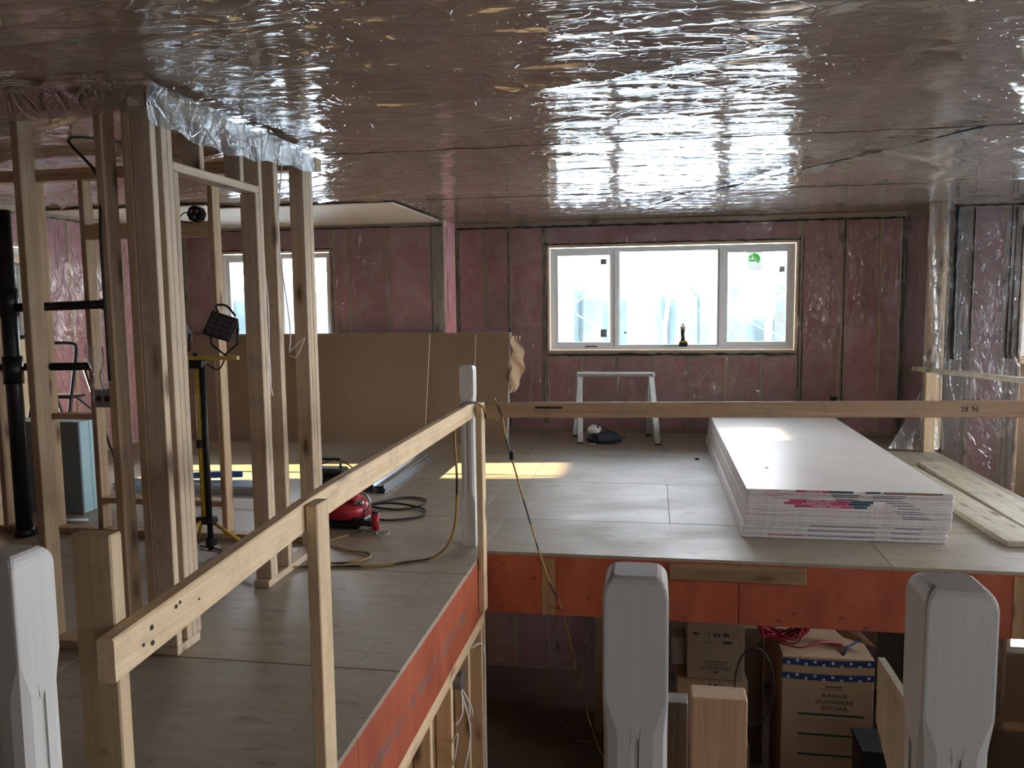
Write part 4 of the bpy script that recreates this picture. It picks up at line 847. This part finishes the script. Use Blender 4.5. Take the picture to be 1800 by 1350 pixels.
# cords
coil('extension_cord', 'mustard and black cord hanging from the left rail onto the floor', [(-.955, 4.62, .84), (-.96, 4.60, .90), (-.99, 4.52, .945), (-1.06, 4.42, .93), (-1.075, 4.35, .80), (-1.08, 4.40, .5), (-1.13, 4.50, .2), (-1.25, 4.56, .03), (-1.42, 4.48, .008), (-1.6, 4.39, .008), (-1.78, 4.36, .008), (-1.95, 4.33, .008), (-2.2, 4.16, .047), (-2.45, 4.3, .012), (-2.62, 4.55, .01), (-2.80, 4.62, .01)], .007, 'cord', cat='cord')
coil('extension_cord', 'mustard and black cord hanging from the cross rail into the stairwell', [(-.93, 4.80, .80), (-.925, 4.765, .92), (-.915, 4.70, .935), (-.875, 4.69, .86), (-.85, 4.69, .72), (-.79, 4.69, .50), (-.72, 4.70, .24), (-.62, 4.71, -.10), (-.53, 4.85, -.42), (-.50, 5.8, -1.4), (-.45, 7.0, -2.5), (-.40, 7.6, -2.92), (-.25, 7.7, -2.92), (-.02, 7.8, -2.92)], .006, 'cord', cat='cord')
coil('extension_cord', 'short yellow cord end curling in front of the compressor', [(-1.83, 5.12, .02), (-1.95, 4.98, .012), (-2.02, 4.80, .01), (-1.85, 4.66, .01), (-1.70, 4.62, .01), (-1.66, 4.52, .01), (-1.76, 4.42, .01), (-1.95, 4.40, .01)], .007, 'cord', cat='cord')
coil('extension_cord', 'thin cord curled on the dark lower floor', [(-.85, 8.5, LZ + .008), (-.95, 8.2, LZ + .008), (-.8, 7.95, LZ + .008), (-.6, 7.9, LZ + .008)], .006, 'cord', cat='cord')
t = thing('cord_plug', 'small black plug joint on the hanging stairwell cord', 'plug', (-.815, 4.685, .615)); MB().box(-.014, .014, -.012, .012, -.025, .025, .005).build('plug_body', M['black'], t)

# ---- cartons on the lower level
def carton(name, label, X, Y, Z, mat='card', flaps=True):
    t = thing(name, label, 'box', ((X[0] + X[1]) / 2, (Y[0] + Y[1]) / 2, Z[0])); hx, hy, h = (X[1] - X[0]) / 2, (Y[1] - Y[0]) / 2, Z[1] - Z[0]
    MB().box(-hx, hx, -hy, hy, 0, h - .004, .004).build('carton_body', M[mat], t)
    if flaps:
        for s in (-1, 1): box('top_flap', (-hx + .003, hx - .003), (min(s * .003, s * (hy - .002)), max(s * .003, s * (hy - .002))), (h - .004, h), M[mat], t, .001)
    return t, hx, hy, h
def marks(t, y_, rects, m='darkprint', nm_='printed_mark'):
    if len(rects) <= 12:
        for (x0, x1, z0, z1) in rects: box(nm_, (x0, x1), (y_ - .0012, y_ + .001), (z0, z1), M[m], t)
        return
    mb = MB()
    for (x0, x1, z0, z1) in rects: mb.box(x0, x1, y_ - .0012, y_ + .001, z0, z1)
    return tag(mb.build(nm_, M[m], t), kind='stuff')
c1, hx, hy, h = carton('carton', 'upper brown carton of the stack under the orange rim', (.305, .785), (7.0, 7.5), (-1.76, -1.27), 'carddark')
marks(c1, -hy, [(-.19, -.15, .39, .42), (-.14, -.12, .40, .41), (-.06, -.05, .385, .42), (-.02, .01, .385, .415), (.02, .04, .385, .415), (.06, .11, .385, .42), (.12, .18, .385, .388), (.12, .18, .415, .418), (.19, .193, .385, .42)])
marks(c1, -hy, [(-.11, -.03, .33, .335)]); box('hand_hole', (.06, .14), (-hy - .001, -hy + .004), (.325, .345), M['black'], c1)
marks(c1, -hy, [(-.10 + .022 * k, -.084 + .022 * k, .155, .165) for k in range(9)] + [(-.07 + .022 * k, -.054 + .022 * k, .135, .142) for k in range(7)] + [(-.13 + .022 * k, -.114 + .022 * k, .11, .118) for k in range(12)] + [(-.13 + .022 * k, -.114 + .022 * k, .092, .1) for k in range(12)] + [(-.02, .02, .06, .075)], nm_='printed_lines')
box('sealing_tape', (-hx, hx), (-.03, .03), (h, h + .001), M['cardwhite'], c1)
c2, hx, hy, h = carton('carton', 'lower brown carton directly beneath the upper carton', (.225, .82), (7.02, 7.6), (-2.34, -1.761), 'card')
marks(c2, -hy, [(-.03, -.01, .49, .53), (.01, .04, .49, .53), (.06, .065, .49, .54), (.08, .085, .49, .54), (-.14, -.11, .42, .45)])
carton('carton', 'bottom carton standing on the slab beneath the stack', (.2, .84), (7.0, 7.62), (LZ, -2.341), 'carddark')
carton('carton', 'pale white carton half hidden left of the upper carton', (.185, .30), (7.25, 7.6), (-1.757, -1.50), 'cardwhite')
carton('carton', 'tall brown carton partly hidden behind the middle newel', (-.57, -.15), (8.1, 8.5), (LZ, -1.52), 'carddark')
carton('carton', 'dim brown carton just right of the two stacked cartons', (.86, 1.05), (7.75, 8.3), (LZ, -1.58), 'carddark')
rg, hx, hy, h = carton('range_carton', 'big appliance carton printed RANGE with navy tape across it', (1.10, 1.84), (7.0, 7.68), (LZ, -1.50), 'card', False)
y_ = -hy
for z0, wv in ((h - .075, .0), (h - .20, 0)):
    g = grid('navy_tape', 20, 1, lambda a, c: (-hx - .006 + (2 * hx + .012) * a, -hy - .004, z0 + .055 * c - .012 * math.sin(a * PI) + .01 * a), M['navytape'], rg, False)
    for k in range(10):
        cxx = -hx + .05 + k * .072; zz = z0 + (.035 if k % 2 else .01) - .012 * math.sin((k / 10) * PI) + .004
        rgm = MB(); n_ = 14; v = [(cxx + math.cos(2 * PI * q / n_) * r_, -hy - .0052, zz + math.sin(2 * PI * q / n_) * r_) for r_ in (.006, .012) for q in range(n_)]
        rgm.add(v, [(q, (q + 1) % n_, n_ + (q + 1) % n_, n_ + q) for q in range(n_)]); rgm.build('round_tape_logo', M['whiteprint'], g)
for s_, z in (('RANGE', h - .34), ('CUISINIERE', h - .395), ('ESTUFA', h - .45)): text('printed_word', s_, .050, (.06, y_ - .001, z), (PI / 2, 0, 0), M['greenprint'], rg, sx=1.25)
marks(rg, y_, [(-.02, .12, h - .265, h - .255), (-.03, .11, h - .285, h - .28)], 'darkprint')
for z in (.50, .68, .86): marks(rg, y_, [(-.23, .30, h - z - .018, h - z)], 'greenprint', 'green_line')
marks(rg, y_, [(-.23, .20, h - .55 - .018 * k, h - .546 - .018 * k) for k in range(5)] + [(-.23, .26, h - .73 - .018 * k, h - .726 - .018 * k) for k in range(5)], 'carddark', 'faint_lines')
fl_ = MB(); fl_.add([(hx - .62, hy * .2, h), (hx, hy * .1, h), (hx + .02, -hy * .3, h + .12), (hx - .55, hy * .6, h + .33)], [(0, 1, 2, 3), (3, 2, 1, 0)])
fl_ = MB(); a_, b_, c_, d_ = Vector((-.12, .05, h + .30)), Vector((.14, -.05, h + .30)), Vector((hx + .03, -.22, h + .06)), Vector((.20, .0, h + .04)); nn = Vector((0, .004, .004)); fl_.add([a_, b_, c_, d_, a_ + nn, b_ + nn, c_ + nn, d_ + nn], [(0, 1, 2, 3), (7, 6, 5, 4), (0, 4, 5, 1), (1, 5, 6, 2), (2, 6, 7, 3), (3, 7, 4, 0)]); fl_.build('open_flap', M['card'], rg)
tube('tape_tail', [(.10, -hy + .01, h - .04), (.18, -.2, h + .03), (.3, -.15, h + .10)], .012, M['navytape'], rg, 4)
# red tubing coil
pts = []; rr = random.Random(5)
for k in range(300):
    a = k * 2 * PI / 16; R_ = .21 + rr.uniform(-.035, .035) ; pts.append((math.cos(a) * R_ * 1.0, .0 + .06 * math.sin(a * 3.1) + (k / 300 - .5) * .16, .21 + math.sin(a) * R_ * .78 + rr.uniform(-.02, .02)))
o = MB().tube(smoothpts(pts, 2), .0085, 5).build('tubing_coil', M['pex'], None, True); o.location = (1.13, 7.30, -1.495); tag(o, 'tangled coil of dark red tubing on the appliance carton', 'tubing coil')
tt = coil('tubing_tail', 'loose red tubing end trailing across the appliance carton', [(1.10, 7.22, -1.48), (1.25, 7.05, -1.45), (1.45, 7.1, -1.41), (1.62, 7.2, -1.46)], .008, 'pex', cat='tubing')
tg = MB(); tg.tube(smoothpts([(.86 + .16 * math.cos(q), 6.9, -1.75 + .34 * math.sin(q)) for q in np.linspace(0, 2 * PI, 12)[:-1]], 4, True), .008, 6, True); tag(tg.build('hose_loop', M['rubber'], None, True), 'dark hose loop hanging left of the appliance carton', 'hose')
t = thing('storage_tote', 'black lidded tote in front of the appliance carton, right side', 'tote', (1.72, 6.35, LZ)); tm = MB(); tm.add([(x * s_, y2 * s_, z) for z, s_ in ((0, .88), (1.05, 1)) for x, y2 in ((-.16, -.15), (.16, -.15), (.16, .15), (-.16, .15))], [(3, 2, 1, 0), (4, 5, 6, 7)] + [(q, (q + 1) % 4, 4 + (q + 1) % 4, 4 + q) for q in range(4)]); tm.build('tub', M['black'], t); MB().box(-.175, .175, -.165, .165, 1.05, 1.08, .01).build('lid', M['rubber'], t)

# ---- plaster crumbs
for (x, y_, z, r_, lab) in ((.80, 5.95, NS * TH + .0005, .013, 'small plaster crumb near the left front of the drywall stack top'), (1.36, 5.75, NS * TH + .0005, .009, 'smaller plaster crumb right of centre on the drywall stack top'), (.42, 7.9, 0, .02, 'dark crumb of debris on the plywood left of the drywall stack')):
    c = MB(); rr = random.Random(int(x * 99)); v = [(math.cos(a * PI / 3) * r_ * rr.uniform(.6, 1.2), math.sin(a * PI / 3) * r_ * rr.uniform(.6, 1.2), zz * r_) for zz in (0, .5) for a in range(6)] + [(0, 0, r_ * .8)]
    c.add(v, [tuple(range(6))[::-1]] + [(q, (q + 1) % 6, 6 + (q + 1) % 6, 6 + q) for q in range(6)] + [(6 + q, 6 + (q + 1) % 6, 12) for q in range(6)]); o = c.build('debris_crumb', M['gypcore'] if z > 0 else M['rubber']); o.location = (x, y_, z); tag(o, lab, 'debris')
